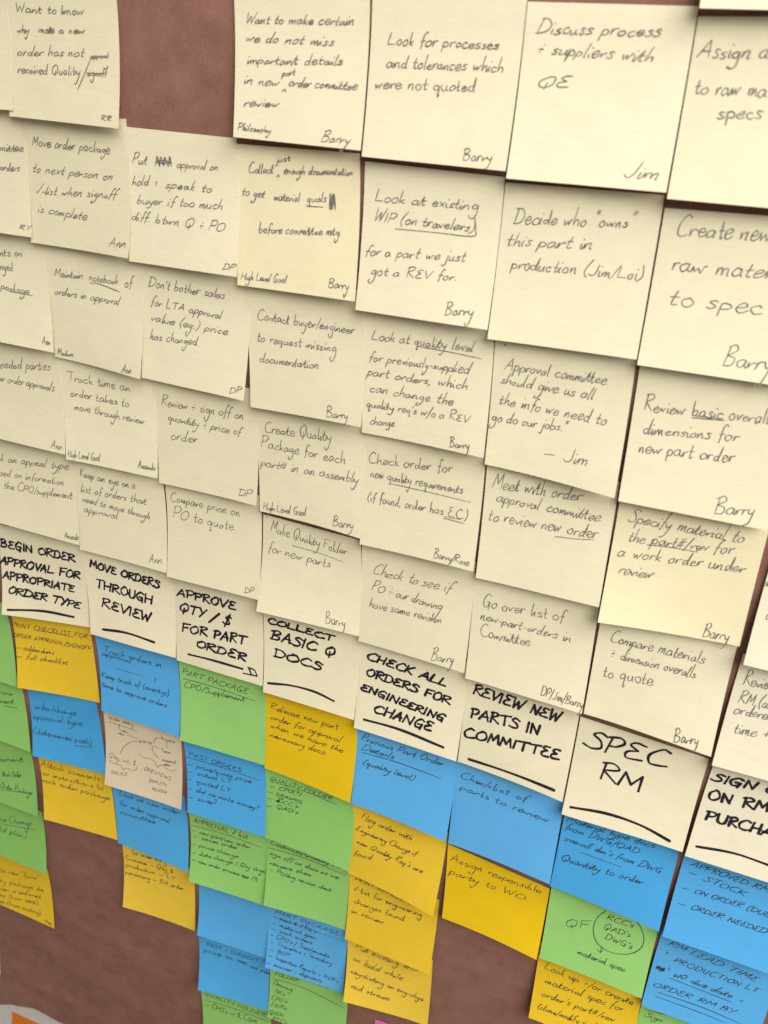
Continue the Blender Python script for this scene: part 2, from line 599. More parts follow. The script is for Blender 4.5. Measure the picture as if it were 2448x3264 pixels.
NOTES = [
 ('y', 'pale yellow note cut by the left photo edge, beside the note about a new order', [-489.0, 62.1, -413.0, 62.7, -488.4, -12.0, -412.5, -14.0], [0.27, 7.4, 7.4], [
 ]),
 ('y', 'pale yellow note at the left photo edge ending in a word about orders', [-489.5, -11.6, -413.5, -9.2, -487.1, -84.7, -411.1, -86.6], [0.27, 7.7, 7.7], [
   ('mittee', 'h', [55.3, 27.8, 74.3, 27.0, 2.84]),
   ('orders', 'h', [53.7, 38.8, 69.7, 38.5, 2.88]),
   ('RY', 's', [66.0, 72.4, 75.2, 71.8, 3.63]),
 ]),
 ('y', 'pale yellow note at the left edge with the word package underlined', [-487.6, -87.3, -411.8, -80.7, -481.2, -158.0, -405.2, -160.0], [0.27, 7.9, 7.9], [
   ('nts on', 'h', [39.3, 18.7, 59.1, 18.1, 3.04]),
   ('nged', 'h', [37.2, 27.8, 48.4, 27.7, 3.08]),
   ('package', 'h', [35.5, 40.0, 59.4, 42.1, 3.05]),
   ('~', 'h', [(42.6, 41.2), (62.6, 42.3)]),
   ('Ann', 's', [66.9, 72.2, 74.0, 71.7, 2.73]),
 ]),
 ('y', 'pale yellow note at the left edge about needed parties and order approvals', [-485.8, -158.7, -409.9, -155.7, -482.9, -231.4, -406.9, -233.4], [0.27, 8.2, 8.2], [
   ('eeded parties', 'h', [22.7, 23.1, 68.3, 19.3, 3.99]),
   ('w order approvals', 'h', [21.1, 32.9, 69.6, 33.5, 3.61]),
   ('Ann', 's', [63.7, 74.0, 74.3, 72.6, 3.0]),
 ]),
 ('y', 'pale yellow note at the left edge about an appeal type and CPO supplement', [-486.5, -232.1, -410.7, -227.0, -481.5, -303.7, -405.5, -305.7], [0.27, 7.7, 7.7], [
   ('k an appeal type', 'h', [7.9, 23.9, 72.5, 21.2, 3.81]),
   ('sed on information', 'h', [5.7, 35.7, 66.2, 33.7, 3.53]),
   ('the CPO/supplement', 'h', [7.9, 46.1, 72.7, 42.9, 3.71]),
   ('Amanda', 's', [62.4, 73.6, 75.9, 72.3, 2.89]),
 ]),
 ('y', 'pale heading note in black marker reading BEGIN ORDER APPROVAL FOR APPROPRIATE ORDER TYPE', [-494.4, -310.5, -411.3, -307.6, -491.7, -387.5, -408.8, -381.1], [0.27, 11.4, 4.9], [
   ('BEGIN ORDER', 'm', [1.8, 19.6, 69.2, 19.4, 8.35]),
   ('APPROVAL FOR', 'm', [-0.2, 34.4, 71.4, 34.2, 8.32]),
   ('APPROPRIATE', 'm', [1.1, 46.4, 65.4, 46.8, 7.59]),
   ('ORDER TYPE', 'm', [5.0, 57.9, 69.0, 60.6, 7.5]),
   ('~', 'u', [(5.2, 71.7), (36.2, 68.4), (62.4, 69.1)]),
 ]),
 ('o', 'gold note reading PRINT CHECKLIST FOR ORDER APPROVAL, under the BEGIN ORDER heading', [-494.0, -385.3, -413.4, -382.5, -491.3, -462.1, -410.8, -456.8], [0.27, 9.3, 2.8], [
   ('PRINT CHECKLIST FOR', 'h', [-2.1, 21.0, 72.9, 14.1, 6.38]),
   ('~', 'h', [(22.0, 18.8), (40.4, 17.0), (58.8, 16.3)]),
   ('ORDER APPROVAL/SIGNOFF', 'h', [-2.0, 30.3, 74.1, 25.4, 5.29]),
   ('— addendums', 'h', [-0.0, 41.3, 37.2, 38.3, 3.44]),
   ('— full checklist', 'h', [-0.6, 49.2, 49.7, 44.9, 3.42]),
 ]),
 ('b', 'blue note about order/change approval type, left of the pale diagram note', [-491.4, -461.0, -417.1, -457.0, -487.9, -535.3, -412.4, -533.4], [0.27, 9.7, 4.5], [
   ('order/change', 'h', [4.0, 28.5, 51.5, 23.1, 4.65]),
   ('approval type', 'h', [1.4, 39.3, 56.8, 32.4, 4.5]),
   ('(determines path)', 'h', [0.4, 54.1, 64.3, 49.8, 4.35]),
   ('~', 'h', [(45.3, 55.0), (65.3, 51.9)]),
 ]),
 ('o', 'gold note reading attach comments or instructions to work order package', [-493.2, -536.8, -414.5, -530.7, -487.5, -610.4, -408.6, -607.1], [0.27, 10.4, 6.1], [
   ('Attach comments', 'h', [1.2, 19.7, 65.1, 17.2, 5.24]),
   ('or instructions to', 'h', [1.5, 29.4, 67.8, 26.6, 4.25]),
   ('work order package', 'h', [-1.4, 37.2, 72.6, 35.6, 4.39]),
 ]),
 ('g', 'green blank-looking strip of note at the left edge beside the BEGIN ORDER heading', [-574.6, -390.2, -498.8, -385.3, -569.9, -462.0, -493.9, -464.0], [0.15, 7.4, 7.4], [
 ]),
 ('g', 'green note at the left edge beside the blue order/change approval note', [-573.6, -461.1, -497.8, -455.1, -567.7, -532.2, -491.8, -534.2], [0.15, 8.0, 8.0], [
   ('ions', 'h', [48.2, 27.5, 62.9, 25.6, 3.58]),
   ('ment', 'h', [46.4, 37.0, 63.0, 33.6, 3.49]),
   ('~', 'h', [(51.2, 38.7), (66.4, 37.5)]),
 ]),
 ('g', 'green note at the left edge listing work order and order package', [-575.7, -540.2, -499.7, -540.3, -575.7, -614.8, -499.8, -616.8], [0.15, 6.1, 6.1], [
   ('ement', 'h', [35.5, 28.6, 64.9, 18.2, 4.85]),
   ('Work Order', 'h', [37.0, 45.1, 59.7, 37.8, 4.42]),
   ('Order Package', 'h', [33.2, 59.1, 70.4, 54.0, 4.28]),
   ('~', 'h', [(33.9, 61.3), (70.5, 52.5)]),
 ]),
 ('g', 'green note at the left edge with an underlined title, lowest of its green column', [-576.2, -614.8, -500.2, -615.9, -577.3, -689.8, -501.3, -691.8], [0.15, 6.9, 6.9], [
   ('ce Change', 'h', [20.7, 34.7, 60.9, 24.1, 5.71]),
   ('~', 'h', [(20.4, 38.1), (43.0, 32.3), (65.0, 27.6)]),
   ('ld plan)', 'h', [19.7, 46.9, 53.0, 42.5, 4.86]),
 ]),
 ('o', 'gold note at the lower left edge filled with close lines of small writing', [-582.8, -695.5, -506.8, -694.2, -581.5, -769.5, -505.5, -771.4], [0.15, 6.0, 6], [
   ('te new "form"', 'h', [10.6, 31.2, 63.2, 20.8, 4.95]),
   ('by package de', 'h', [8.7, 45.4, 66.3, 34.2, 4.47]),
   ('hen is entered', 'h', [7.6, 56.3, 62.2, 44.2, 4.13]),
   ('es (how sent),', 'h', [6.9, 64.9, 59.3, 53.8, 4.04]),
   ('es (from mailing)', 'h', [6.3, 73.4, 60.5, 66.1, 3.94]),
   ('-Ann', 's', [63.2, 72.8, 73.2, 73.8, 4.21]),
 ]),
 ('y', 'pale note reading want to know why a new order has not received approval', [-416.9, 56.4, -336.6, 56.7, -416.6, -17.2, -336.3, -20.4], [0.39, 6.1, 8.7], [
   ('Want to know', 'h', [9.1, 19.3, 54.9, 20.4, 2.72]),
   ('why', 'h', [8.7, 30.1, 17.2, 30.0, 2.44]),
   ('mow', 'h', [23.6, 29.5, 34.1, 29.7, 2.38]),
   ('#', 'h', [(29.7, 27.2), (34.3, 29.8)]),
   ('a new', 'h', [37.2, 29.5, 54.5, 29.5, 2.48]),
   ('order has not', 'h', [7.4, 42.3, 53.3, 40.9, 3.06]),
   ('approval', 'h', [57.4, 41.7, 69.5, 40.7, 1.54]),
   ('received Quality', 'h', [7.2, 51.6, 50.4, 50.5, 3.11]),
   ('~', 'h', [(58.2, 40.3), (53.5, 49.1), (48.2, 58.4)]),
   ('signoff', 'h', [54.5, 50.6, 67.9, 49.9, 2.35]),
   ('~', 'h', [(54.1, 49.1), (67.9, 49.0)]),
   ('RR', 's', [64.1, 72.7, 71.4, 72.9, 3.58]),
 ]),
 ('y', 'pale note reading move order package to next person on check list', [-415.2, -16.2, -337.0, -15.5, -414.5, -90.3, -336.4, -92.1], [0.39, 4.8, 10.2], [
   ('Move order package', 'h', [6.8, 17.5, 62.9, 18.9, 3.34]),
   ('to next person on', 'h', [4.6, 32.6, 63.4, 33.7, 3.39]),
   ('✓-list when signoff', 'h', [6.6, 45.7, 65.9, 43.5, 3.15]),
   ('is complete', 'h', [6.2, 56.5, 44.0, 57.8, 3.23]),
   ('Ann', 's', [60.6, 71.2, 74.0, 70.0, 3.32]),
 ]),
 ('y', 'pale note reading maintain notebook of orders in approval', [-411.2, -91.2, -336.1, -89.6, -409.6, -164.7, -334.5, -167.0], [0.39, 2.5, 11.5], [
   ('Maintain', 'h', [7.3, 20.6, 30.5, 19.9, 3.27]),
   ('notebook', 'h', [35.3, 20.4, 58.2, 21.1, 3.14]),
   ('~', 'h', [(35.7, 22.1), (43.1, 22.1), (59.0, 25.5)]),
   ('of', 'h', [62.3, 22.1, 68.9, 21.4, 3.33]),
   ('orders in approval', 'h', [5.4, 32.5, 57.8, 33.5, 3.23]),
   ('Medium', 'c', [2.4, 74.1, 16.7, 73.1, 2.41]),
   ('Ann', 's', [59.5, 75.5, 68.3, 73.8, 3.03]),
 ]),
 ('y', 'pale note reading track time an order takes to move through review', [-411.4, -163.5, -333.3, -160.9, -408.8, -238.2, -330.7, -237.1], [0.39, 5.7, 7.5], [
   ('Track time an', 'h', [6.8, 17.8, 57.6, 19.7, 4.01]),
   ('order takes to', 'h', [7.8, 28.8, 55.2, 30.6, 3.66]),
   ('move through review', 'h', [9.9, 38.5, 66.1, 40.8, 3.52]),
   ('High Level Goal', 'c', [1.8, 73.9, 28.9, 72.4, 3.05]),
   ('Amanda', 's', [60.2, 71.5, 74.6, 70.9, 2.76]),
 ]),
 ('y', 'pale note reading keep an eye on a list of orders', [-411.0, -236.9, -332.3, -233.8, -408.0, -311.3, -329.2, -310.2], [0.39, 4.8, 8.7], [
   ('Keep an eye on a', 'h', [6.4, 16.5, 52.8, 18.3, 3.88]),
   ('list of orders that', 'h', [5.3, 28.4, 60.6, 28.7, 3.69]),
   ('need to move through', 'h', [5.6, 36.3, 62.4, 39.4, 3.3]),
   ('approval', 'h', [6.1, 44.2, 35.4, 44.6, 3.6]),
   ('Ann', 's', [61.0, 72.0, 72.2, 69.6, 3.41]),
 ]),
 ('y', 'pale heading note in black marker reading MOVE ORDERS THROUGH REVIEW', [-411.9, -311.4, -331.9, -306.0, -407.0, -385.1, -326.8, -382.5], [0.39, 7.0, 9.6], [
   ('MOVE ORDERS', 'm', [5.5, 17.1, 64.5, 23.8, 8.27]),
   ('THROUGH', 'm', [8.5, 33.9, 58.0, 38.3, 8.79]),
   ('REVIEW', 'm', [11.8, 49.7, 55.2, 53.0, 9.39]),
   ('~', 'u', [(11.9, 69.2), (33.7, 66.7), (57.6, 68.3)]),
 ]),
 ('b', 'blue note reading track orders in approval, under the MOVE ORDERS heading', [-408.9, -385.9, -332.4, -383.4, -406.5, -460.4, -329.9, -459.4], [0.39, 6.4, 9.5], [
   ('Track orders in', 'h', [5.4, 19.7, 60.8, 19.5, 4.26]),
   ('approval', 'h', [3.5, 23.2, 32.3, 23.5, 3.96]),
   ('~', 'h', [(16.7, 32.1), (43.2, 32.7)]),
   ('~', 'h', [(27.8, 32.6), (29.0, 32.9)]),
   ('?', 'h', [52.5, 35.1, 54.7, 34.9, 3.41]),
   ('Keep track of (average)', 'h', [1.4, 44.2, 65.9, 43.7, 3.87]),
   ('time to approve orders', 'h', [0.8, 53.0, 63.7, 54.7, 3.53]),
 ]),
 ('t', 'beige note with a small diagram of words, arcs and braces', [-410.7, -465.3, -335.0, -467.3, -412.7, -541.1, -337.0, -542.5], [0.39, 7.5, 5.5], [
   ('order entry', 'h', [5.3, 7.5, 30.0, 6.5, 3.09]),
   ('~', 'h', [(4.4, 11.0), (33.7, 10.7)]),
   ('rev', 'h', [13.6, 20.9, 20.1, 20.5, 2.53]),
   ('sku', 'h', [17.7, 16.7, 23.6, 16.4, 1.94]),
   ('~', 'h', [(16.0, 9.2), (14.7, 14.1), (17.4, 16.8)]),
   ('~', 'h', [(22.6, 18.6), (33.7, 18.4)]),
   ('parts', 'h', [34.7, 21.5, 47.5, 19.4, 3.03]),
   ('~', 'h', [(14.7, 41.4), (19.0, 32.1), (26.4, 24.6), (34.1, 21.1)]),
   ('~', 'h', [(48.7, 18.1), (51.4, 11.5), (55.6, 9.3)]),
   ('buyers', 'h', [56.6, 10.1, 70.2, 9.5, 2.8]),
   ('~', 'h', [(61.8, 13.1), (62.0, 18.0)]),
   ('Team', 'h', [56.5, 24.4, 65.1, 22.6, 2.86]),
   ('~', 'h', [(49.2, 20.4), (53.7, 21.8)]),
   ('material', 'h', [56.3, 33.3, 70.0, 31.3, 2.32]),
   ('spec', 'h', [57.9, 37.2, 64.8, 36.1, 2.18]),
   ('~', 'h', [(47.5, 20.5), (47.8, 26.5), (53.4, 32.3)]),
   ('Qty, wt, $', 'h', [3.4, 48.5, 30.6, 47.4, 3.55]),
   ('~', 'h', [(3.4, 50.6), (7.0, 53.2), (15.3, 52.4), (17.8, 56.5), (17.8, 56.5), (21.3, 53.3), (29.5, 52.8), (31.8, 47.9)]),
   ('SALES', 'h', [5.5, 63.3, 22.0, 60.9, 3.7]),
   ('~', 'h', [(33.7, 33.5), (37.7, 36.2), (48.2, 36.0), (51.6, 42.2), (51.6, 42.2), (56.2, 37.9), (64.2, 40.9), (70.5, 37.4)]),
   ('(REVIEW)', 'h', [38.3, 49.2, 64.9, 50.5, 5.24]),
   ('QUALITY', 'h', [43.7, 59.1, 61.0, 58.4, 4.47]),
   ('REVIEW', 'h', [47.4, 66.8, 61.8, 65.3, 4.2]),
 ]),
 ('b', 'blue note under the beige diagram note, about order approval committee', [-413.1, -536.5, -336.8, -531.9, -408.6, -610.4, -332.1, -608.3], [0.39, 5.7, 10.4], [
   ('Look at new order', 'h', [5.8, 21.4, 68.4, 22.4, 3.81]),
   ('for order approval', 'h', [5.5, 32.7, 57.9, 35.0, 3.94]),
   ('committee', 'h', [4.4, 42.7, 43.0, 40.7, 3.66]),
 ]),
 ('o', 'gold note with dash-joined list lines, alone at the bottom of its column', [-408.9, -614.9, -333.3, -616.5, -410.4, -690.7, -334.9, -691.9], [0.39, 8.7, 3.3], [
   ('for order entry', 'h', [10.4, 10.4, 47.3, 5.1, 4.0]),
   ('Customer — Qty, $', 'h', [2.5, 20.7, 54.2, 14.7, 3.85]),
   ('production — LT', 'h', [2.1, 29.3, 56.2, 22.6, 3.69]),
   ('purchasing — RM order', 'h', [1.3, 37.9, 64.6, 31.1, 3.6]),
 ]),
 ('y', 'pale note reading put approval on hold, with one word scribbled out', [-339.9, -19.5, -264.4, -22.2, -339.9, -94.8, -261.6, -95.5], [0.51, 5.4, 10.1], [
   ('Put', 'h', [4.4, 19.8, 15.3, 19.1, 3.1]),
   ('#', 'h', [(21.1, 13.7), (32.2, 19.6)]),
   ('approval on', 'h', [35.3, 19.2, 63.1, 18.4, 2.72]),
   ('hold', 'h', [3.5, 31.9, 15.5, 30.8, 3.05]),
   ('&', 'h', [19.8, 30.4, 23.0, 30.1, 3.04]),
   ('speak to', 'h', [26.7, 31.1, 58.5, 30.7, 3.01]),
   ('buyer if too much', 'h', [6.3, 41.7, 65.5, 39.4, 3.05]),
   ('diff. btwn Q & PO', 'h', [2.1, 51.4, 66.7, 51.8, 3.08]),
   ('DP', 's', [66.2, 72.8, 74.6, 72.2, 4.34]),
 ]),
 ('y', "pale note reading don't bother sales for LTA approval", [-335.8, -92.8, -258.4, -95.5, -338.5, -168.3, -261.1, -170.9], [0.51, 4.8, 8.3], [
   ("Don't bother sales", 'h', [5.3, 16.9, 59.0, 16.6, 3.61]),
   ('for LTA approval', 'h', [6.5, 28.3, 57.0, 29.1, 3.34]),
   ('value (eg.) price', 'h', [6.3, 38.1, 61.7, 38.3, 3.36]),
   ('has changed', 'h', [5.7, 50.0, 40.8, 48.0, 3.41]),
   ('DP', 's', [65.6, 73.4, 73.8, 71.7, 4.71]),
 ]),
 ('y', 'pale note reading review and sign off on quantity and price of order', [-334.2, -167.4, -256.7, -165.0, -332.0, -241.9, -254.4, -241.5], [0.51, 4.1, 8.4], [
   ('Review & sign off on', 'h', [5.3, 19.8, 65.9, 21.2, 4.05]),
   ('quantity & price of', 'h', [9.1, 29.5, 63.3, 32.3, 3.51]),
   ('order', 'h', [10.6, 42.8, 31.4, 42.1, 4.14]),
   ('DP', 's', [62.1, 72.4, 72.6, 70.7, 6.08]),
 ]),
 ('y', 'pale note reading compare price on PO to quote', [-330.4, -238.5, -255.4, -237.7, -329.6, -313.4, -254.6, -313.2], [0.51, 8.1, 8.6], [
   ('Compare price on', 'h', [2.7, 18.0, 59.5, 18.5, 4.3]),
   ('PO to quote', 'h', [4.6, 30.7, 54.4, 29.9, 4.68]),
   ('DP', 's', [64.4, 73.5, 72.3, 72.0, 4.93]),
 ]),
 ('y', 'pale heading note in black marker reading APPROVE QTY / $ FOR PART ORDER', [-332.6, -313.5, -257.5, -310.0, -329.0, -387.9, -253.9, -386.4], [0.51, 5.2, 8.3], [
   ('APPROVE', 'm', [4.4, 19.8, 54.5, 21.5, 8.26]),
   ('QTY / $', 'm', [4.6, 32.3, 48.5, 35.8, 9.44]),
   ('FOR PART', 'm', [5.4, 49.8, 61.3, 47.3, 8.73]),
   ('ORDER', 'm', [18.1, 59.7, 62.0, 60.5, 7.82]),
   ('~', 'u', [(10.9, 68.0), (33.7, 67.1), (58.8, 67.2)]),
   ('~', 'p', [(59.5, 70.4), (71.4, 69.5)]),
   ('~', 'p', [(63.8, 64.9), (66.5, 69.6)]),
   ('~', 'p', [(63.4, 65.0), (68.7, 65.5), (71.1, 69.3)]),
 ]),
 ('g', 'green note titled PART PACKAGE with CPO/Supplement written below', [-331.2, -388.5, -256.2, -387.8, -330.5, -463.8, -255.5, -463.5], [0.51, 7.7, 5.8], [
   ('PART PACKAGE', 'h', [1.6, 15.4, 60.9, 16.7, 7.41]),
   ('~', 'h', [(2.8, 19.5), (33.6, 19.3), (67.4, 21.3)]),
   ('CPO/Supplement', 'h', [3.1, 27.3, 58.0, 24.7, 4.18]),
 ]),
 ('b', 'blue note titled PAST ORDERS with a dashed list', [-333.1, -464.3, -258.7, -460.4, -328.2, -538.4, -255.8, -536.4], [0.51, 9.3, 7.9], [
   ('PAST ORDERS', 'h', [3.2, 21.2, 53.5, 22.6, 6.08]),
   ('~', 'h', [(0.7, 23.1), (35.2, 23.5), (70.2, 25.3)]),
   ('— price/quote price', 'h', [0.6, 31.2, 62.4, 30.5, 3.25]),
   ('— actual LT', 'h', [0.2, 38.7, 43.5, 36.5, 3.43]),
   ('— quoted LT', 'h', [-0.1, 46.0, 42.7, 45.3, 3.35]),
   ('— did we make money?', 'h', [0.3, 54.7, 68.9, 53.3, 3.05]),
   ('— scrap?', 'h', [1.5, 63.0, 28.6, 61.0, 3.22]),
 ]),
 ('g', 'green note titled APPROVAL check list with five dashed lines', [-333.3, -544.5, -257.0, -542.8, -331.7, -619.2, -255.4, -618.5], [0.51, 10.2, 6.5], [
   ('APPROVAL ✓ list', 'h', [3.6, 14.2, 56.2, 11.7, 4.95]),
   ('~', 'h', [(2.1, 18.1), (37.1, 15.2), (69.1, 16.3)]),
   ('— new part/new order', 'h', [1.8, 24.7, 57.9, 22.1, 3.28]),
   ('— series order', 'h', [2.2, 30.9, 45.6, 27.7, 3.19]),
   ('— price change', 'h', [0.4, 39.5, 46.6, 36.7, 3.09]),
   ('— date change / Qty chge', 'h', [1.1, 48.2, 71.5, 42.7, 3.03]),
   ('— new order process app (?)', 'h', [1.4, 55.2, 64.6, 54.3, 2.84]),
 ]),
 ('b', 'blue note without visible writing, below the green APPROVAL check list', [-329.1, -612.0, -254.6, -612.3, -328.7, -687.2, -255.8, -688.0], [0.51, 9.1, 4.7], [
 ]),
 ('b', 'blue note titled PAST & CURRENT with a dark scribbled blot', [-334.7, -685.8, -260.2, -684.0, -330.9, -760.6, -260.4, -759.6], [0.51, 11.8, 5.3], [
   ('PAST & CURRENT', 'h', [8.2, 24.2, 64.4, 20.3, 6.16]),
   ('price on', 'h', [4.8, 33.0, 37.1, 29.9, 3.7]),
   ('#', 'h', [(42.1, 27.2), (52.3, 28.6)]),
   ('work order', 'h', [55.5, 30.5, 76.6, 30.7, 3.83]),
 ]),
 ('g', 'green note titled QUALITY FOLDER at the bottom edge, under the blotted blue note', [-337.7, -758.5, -261.9, -752.9, -332.3, -830.8, -256.3, -830.8], [0.51, 7.5, 7.5], [
   ('QUALITY FOLDER', 'h', [3.4, 26.6, 71.1, 24.3, 7.28]),
   ('~', 'h', [(3.6, 32.9), (38.6, 28.8), (73.8, 28.3)]),
   ("— CPO's → $, COM", 'h', [3.1, 41.2, 60.2, 37.1, 4.64]),
 ]),
 ('y', 'pale note reading want to make certain we do not miss important details', [-263.0, 52.2, -186.8, 53.0, -262.2, -21.3, -186.0, -24.0], [0.63, 6.9, 9.2], [
   ('Want to make certain', 'h', [6.0, 19.7, 67.9, 19.7, 2.78]),
   ('we do not miss', 'h', [5.9, 28.1, 57.2, 29.1, 2.71]),
   ('important details', 'h', [6.8, 38.9, 62.4, 37.6, 2.74]),
   ('in new', 'h', [5.1, 48.8, 26.5, 48.9, 2.86]),
   ('part', 'h', [28.2, 44.3, 35.8, 42.9, 1.76]),
   ('~', 'h', [(28.5, 51.5), (29.8, 50.2), (29.8, 50.2), (31.2, 51.4)]),
   ('order committee', 'h', [32.0, 48.6, 71.4, 48.4, 2.73]),
   ('review', 'h', [5.5, 59.9, 27.0, 58.9, 2.67]),
   ('Philosophy', 'c', [2.3, 72.2, 23.2, 71.8, 1.94]),
   ('Barry', 's', [52.6, 73.7, 69.6, 73.2, 2.78]),
 ]),
 ('n', 'pale note reading collect just enough documentation to get material quals', [-266.4, -24.9, -190.2, -26.0, -264.4, -101.2, -187.5, -101.4], [0.63, 5.0, 8.8], [
   ('Collect', 'h', [8.4, 14.5, 24.5, 13.3, 2.81]),
   ('just', 'h', [26.2, 8.1, 35.3, 6.2, 1.97]),
   ('~', 'h', [(26.1, 15.4), (27.2, 13.9), (27.2, 13.9), (28.1, 15.2)]),
   ('enough documentation', 'h', [30.7, 13.3, 71.9, 11.0, 2.51]),
   ('to get', 'h', [3.4, 26.3, 18.2, 26.7, 2.78]),
   ('material', 'h', [24.0, 27.5, 40.3, 26.9, 2.75]),
   ('quals', 'h', [44.1, 27.0, 56.3, 25.6, 2.72]),
   ('~', 'h', [(44.1, 28.9), (54.5, 28.6)]),
   ('#', 'h', [(58.0, 21.5), (61.4, 29.6)]),
   ('before committee mtg.', 'h', [13.9, 45.7, 66.0, 42.4, 2.95]),
   ('High Level Goal', 'c', [2.3, 72.7, 32.4, 71.1, 2.31]),
   ('Barry', 's', [59.1, 70.5, 72.0, 69.8, 3.04]),
 ]),
 ('y', 'pale note reading contact buyer/engineer to request missing documentation', [-262.8, -101.9, -186.0, -96.5, -257.6, -175.0, -180.6, -173.4], [0.63, 5.6, 11.8], [
   ('Contact buyer/engineer', 'h', [6.8, 20.3, 69.7, 24.7, 3.65]),
   ('to request missing', 'h', [5.9, 33.8, 58.5, 35.7, 3.33]),
   ('documentation', 'h', [6.8, 46.7, 47.0, 46.7, 3.38]),
   ('Barry', 's', [52.5, 74.0, 67.1, 73.0, 3.25]),
 ]),
 ('y', 'pale note reading create Quality Package for each part# in an assembly', [-258.0, -173.7, -183.6, -169.4, -254.2, -247.1, -178.7, -246.3], [0.63, 3.6, 12.6], [
   ('Create Quality', 'h', [5.4, 19.9, 53.3, 19.5, 4.36]),
   ('Package for each', 'h', [2.5, 29.9, 62.8, 33.1, 4.13]),
   ('part# in an assembly', 'h', [1.7, 43.5, 71.7, 43.7, 3.89]),
   ('High-Level Goal', 'c', [2.5, 74.4, 35.1, 71.6, 3.12]),
   ('Barry', 's', [55.1, 73.3, 70.4, 71.3, 3.58]),
 ]),
 ('y', 'pale note reading make Quality Folder for new parts', [-253.9, -250.9, -183.4, -254.6, -256.3, -322.2, -179.5, -321.8], [0.63, 9.0, 8.4], [
   ('Make Quality Folder', 'h', [5.8, 12.1, 65.3, 15.1, 4.8]),
   ('~', 'h', [(23.0, 18.8), (44.1, 19.2), (62.9, 21.5)]),
   ('for new parts', 'h', [4.4, 28.7, 53.1, 28.6, 4.66]),
   ('Barry', 's', [51.6, 72.5, 66.2, 71.4, 4.67]),
 ]),
 ('y', 'pale heading note in black marker reading COLLECT BASIC Q DOCS', [-256.5, -317.5, -182.0, -315.7, -254.0, -392.1, -180.7, -391.4], [0.63, 7.3, 9.8], [
   ('COLLECT', 'm', [2.9, 18.8, 56.0, 21.0, 5.92]),
   ('BASIC Q', 'm', [5.1, 31.3, 57.5, 32.7, 8.75]),
   ('DOCS', 'm', [8.4, 45.0, 47.8, 46.2, 7.86]),
   ('~', 'u', [(3.9, 67.9), (23.4, 64.5), (42.7, 64.0), (58.7, 66.7)]),
 ]),
 ('o', 'gold note reading release new part order for approval', [-256.2, -392.7, -181.5, -393.0, -256.4, -467.8, -181.8, -468.7], [0.63, 4.3, 10.0], [
   ('Release new part', 'h', [4.0, 19.6, 60.8, 20.1, 4.7]),
   ('order for approval', 'h', [3.9, 29.0, 63.2, 30.3, 4.32]),
   ('when we have the', 'h', [3.4, 36.5, 65.5, 38.5, 3.74]),
   ('necessary docs', 'h', [3.6, 45.1, 51.4, 45.0, 3.54]),
 ]),
 ('g', 'green note titled QUALITY FOLDER with four short dashed items, under a gold note', [-258.4, -465.5, -182.6, -464.4, -257.4, -540.4, -181.5, -540.3], [0.63, 5.0, 9.5], [
   ('QUALITY FOLDER', 'h', [3.6, 17.0, 57.7, 18.2, 6.23]),
   ('~', 'h', [(4.1, 18.6), (33.8, 17.4), (61.7, 20.7)]),
   ('— CPO(?)', 'h', [3.5, 24.8, 31.7, 22.8, 5.21]),
   ('— DRAWING', 'h', [2.3, 31.1, 32.3, 30.7, 4.9]),
   ("— RCC's", 'h', [0.7, 37.6, 28.8, 36.0, 3.01]),
   ('#', 'h', [(9.3, 35.0), (12.5, 36.7)]),
   ("— QAD's", 'h', [0.8, 45.1, 29.0, 41.7, 2.98]),
 ]),
 ('g', 'green note titled Contracts/Quality check list', [-259.0, -538.6, -184.5, -539.0, -258.4, -614.0, -185.9, -614.5], [0.63, 9.3, 4.3], [
   ('Contracts/Quality ✓list', 'h', [2.8, 12.8, 73.1, 12.4, 3.8]),
   ('~', 'h', [(1.5, 17.9), (37.2, 15.0), (72.3, 17.8)]),
   ('sign off on docs as we', 'h', [2.0, 24.7, 66.3, 25.0, 3.42]),
   ('receive them', 'h', [2.3, 35.0, 42.5, 32.2, 3.31]),
   ('— PO/dwg revision check', 'h', [2.0, 41.7, 60.7, 41.0, 3.15]),
 ]),
 ('b', 'blue note densely filled with an eight-item list, between two green notes', [-259.7, -617.9, -185.2, -618.2, -259.2, -693.3, -186.3, -693.8], [0.63, 9.5, 4.0], [
   ('PART PACKAGE', 'h', [6.9, 13.6, 68.7, 10.5, 6.64]),
   ('~', 'h', [(6.0, 18.9), (72.6, 15.4)]),
   ('— part # / REV', 'h', [4.4, 19.6, 47.8, 19.4, 3.86]),
   ('— material spec', 'h', [3.7, 28.3, 47.3, 26.4, 3.71]),
   ('— work orders', 'h', [3.1, 34.9, 43.7, 33.7, 3.61]),
   ("— CPO's / Supplements", 'h', [1.8, 42.4, 60.2, 41.9, 3.56]),
   ('— Travelers & Inventory', 'h', [2.2, 49.9, 63.6, 48.7, 3.51]),
   ('— BOM', 'h', [2.1, 58.3, 23.1, 56.9, 5.33]),
   ("— Inspection Reports & NCR's", 'h', [1.8, 64.2, 71.0, 66.6, 3.43]),
   ('— invoices & shipments', 'h', [0.9, 71.7, 55.2, 72.5, 3.34]),
 ]),
 ('g', 'green note at the bottom edge with a column of short items, left of gold', [-259.2, -689.5, -183.0, -690.0, -259.8, -765.3, -183.5, -765.3], [0.63, 6.6, 6.6], [
   ('FOLDER', 'h', [4.4, 22.4, 28.2, 19.7, 6.11]),
   ('HISTORY', 'h', [34.2, 10.6, 57.9, 12.1, 5.45]),
   ('~', 'h', [(3.1, 27.4), (34.3, 24.0), (73.5, 28.3)]),
   ('Drawing', 'h', [3.3, 34.2, 22.5, 34.0, 4.21]),
   ('IRs', 'h', [5.0, 44.2, 16.1, 43.2, 3.92]),
   ("CPO's", 'h', [2.1, 53.9, 18.5, 50.2, 3.83]),
   ('FAIRs', 'h', [2.6, 62.5, 18.3, 58.4, 3.76]),
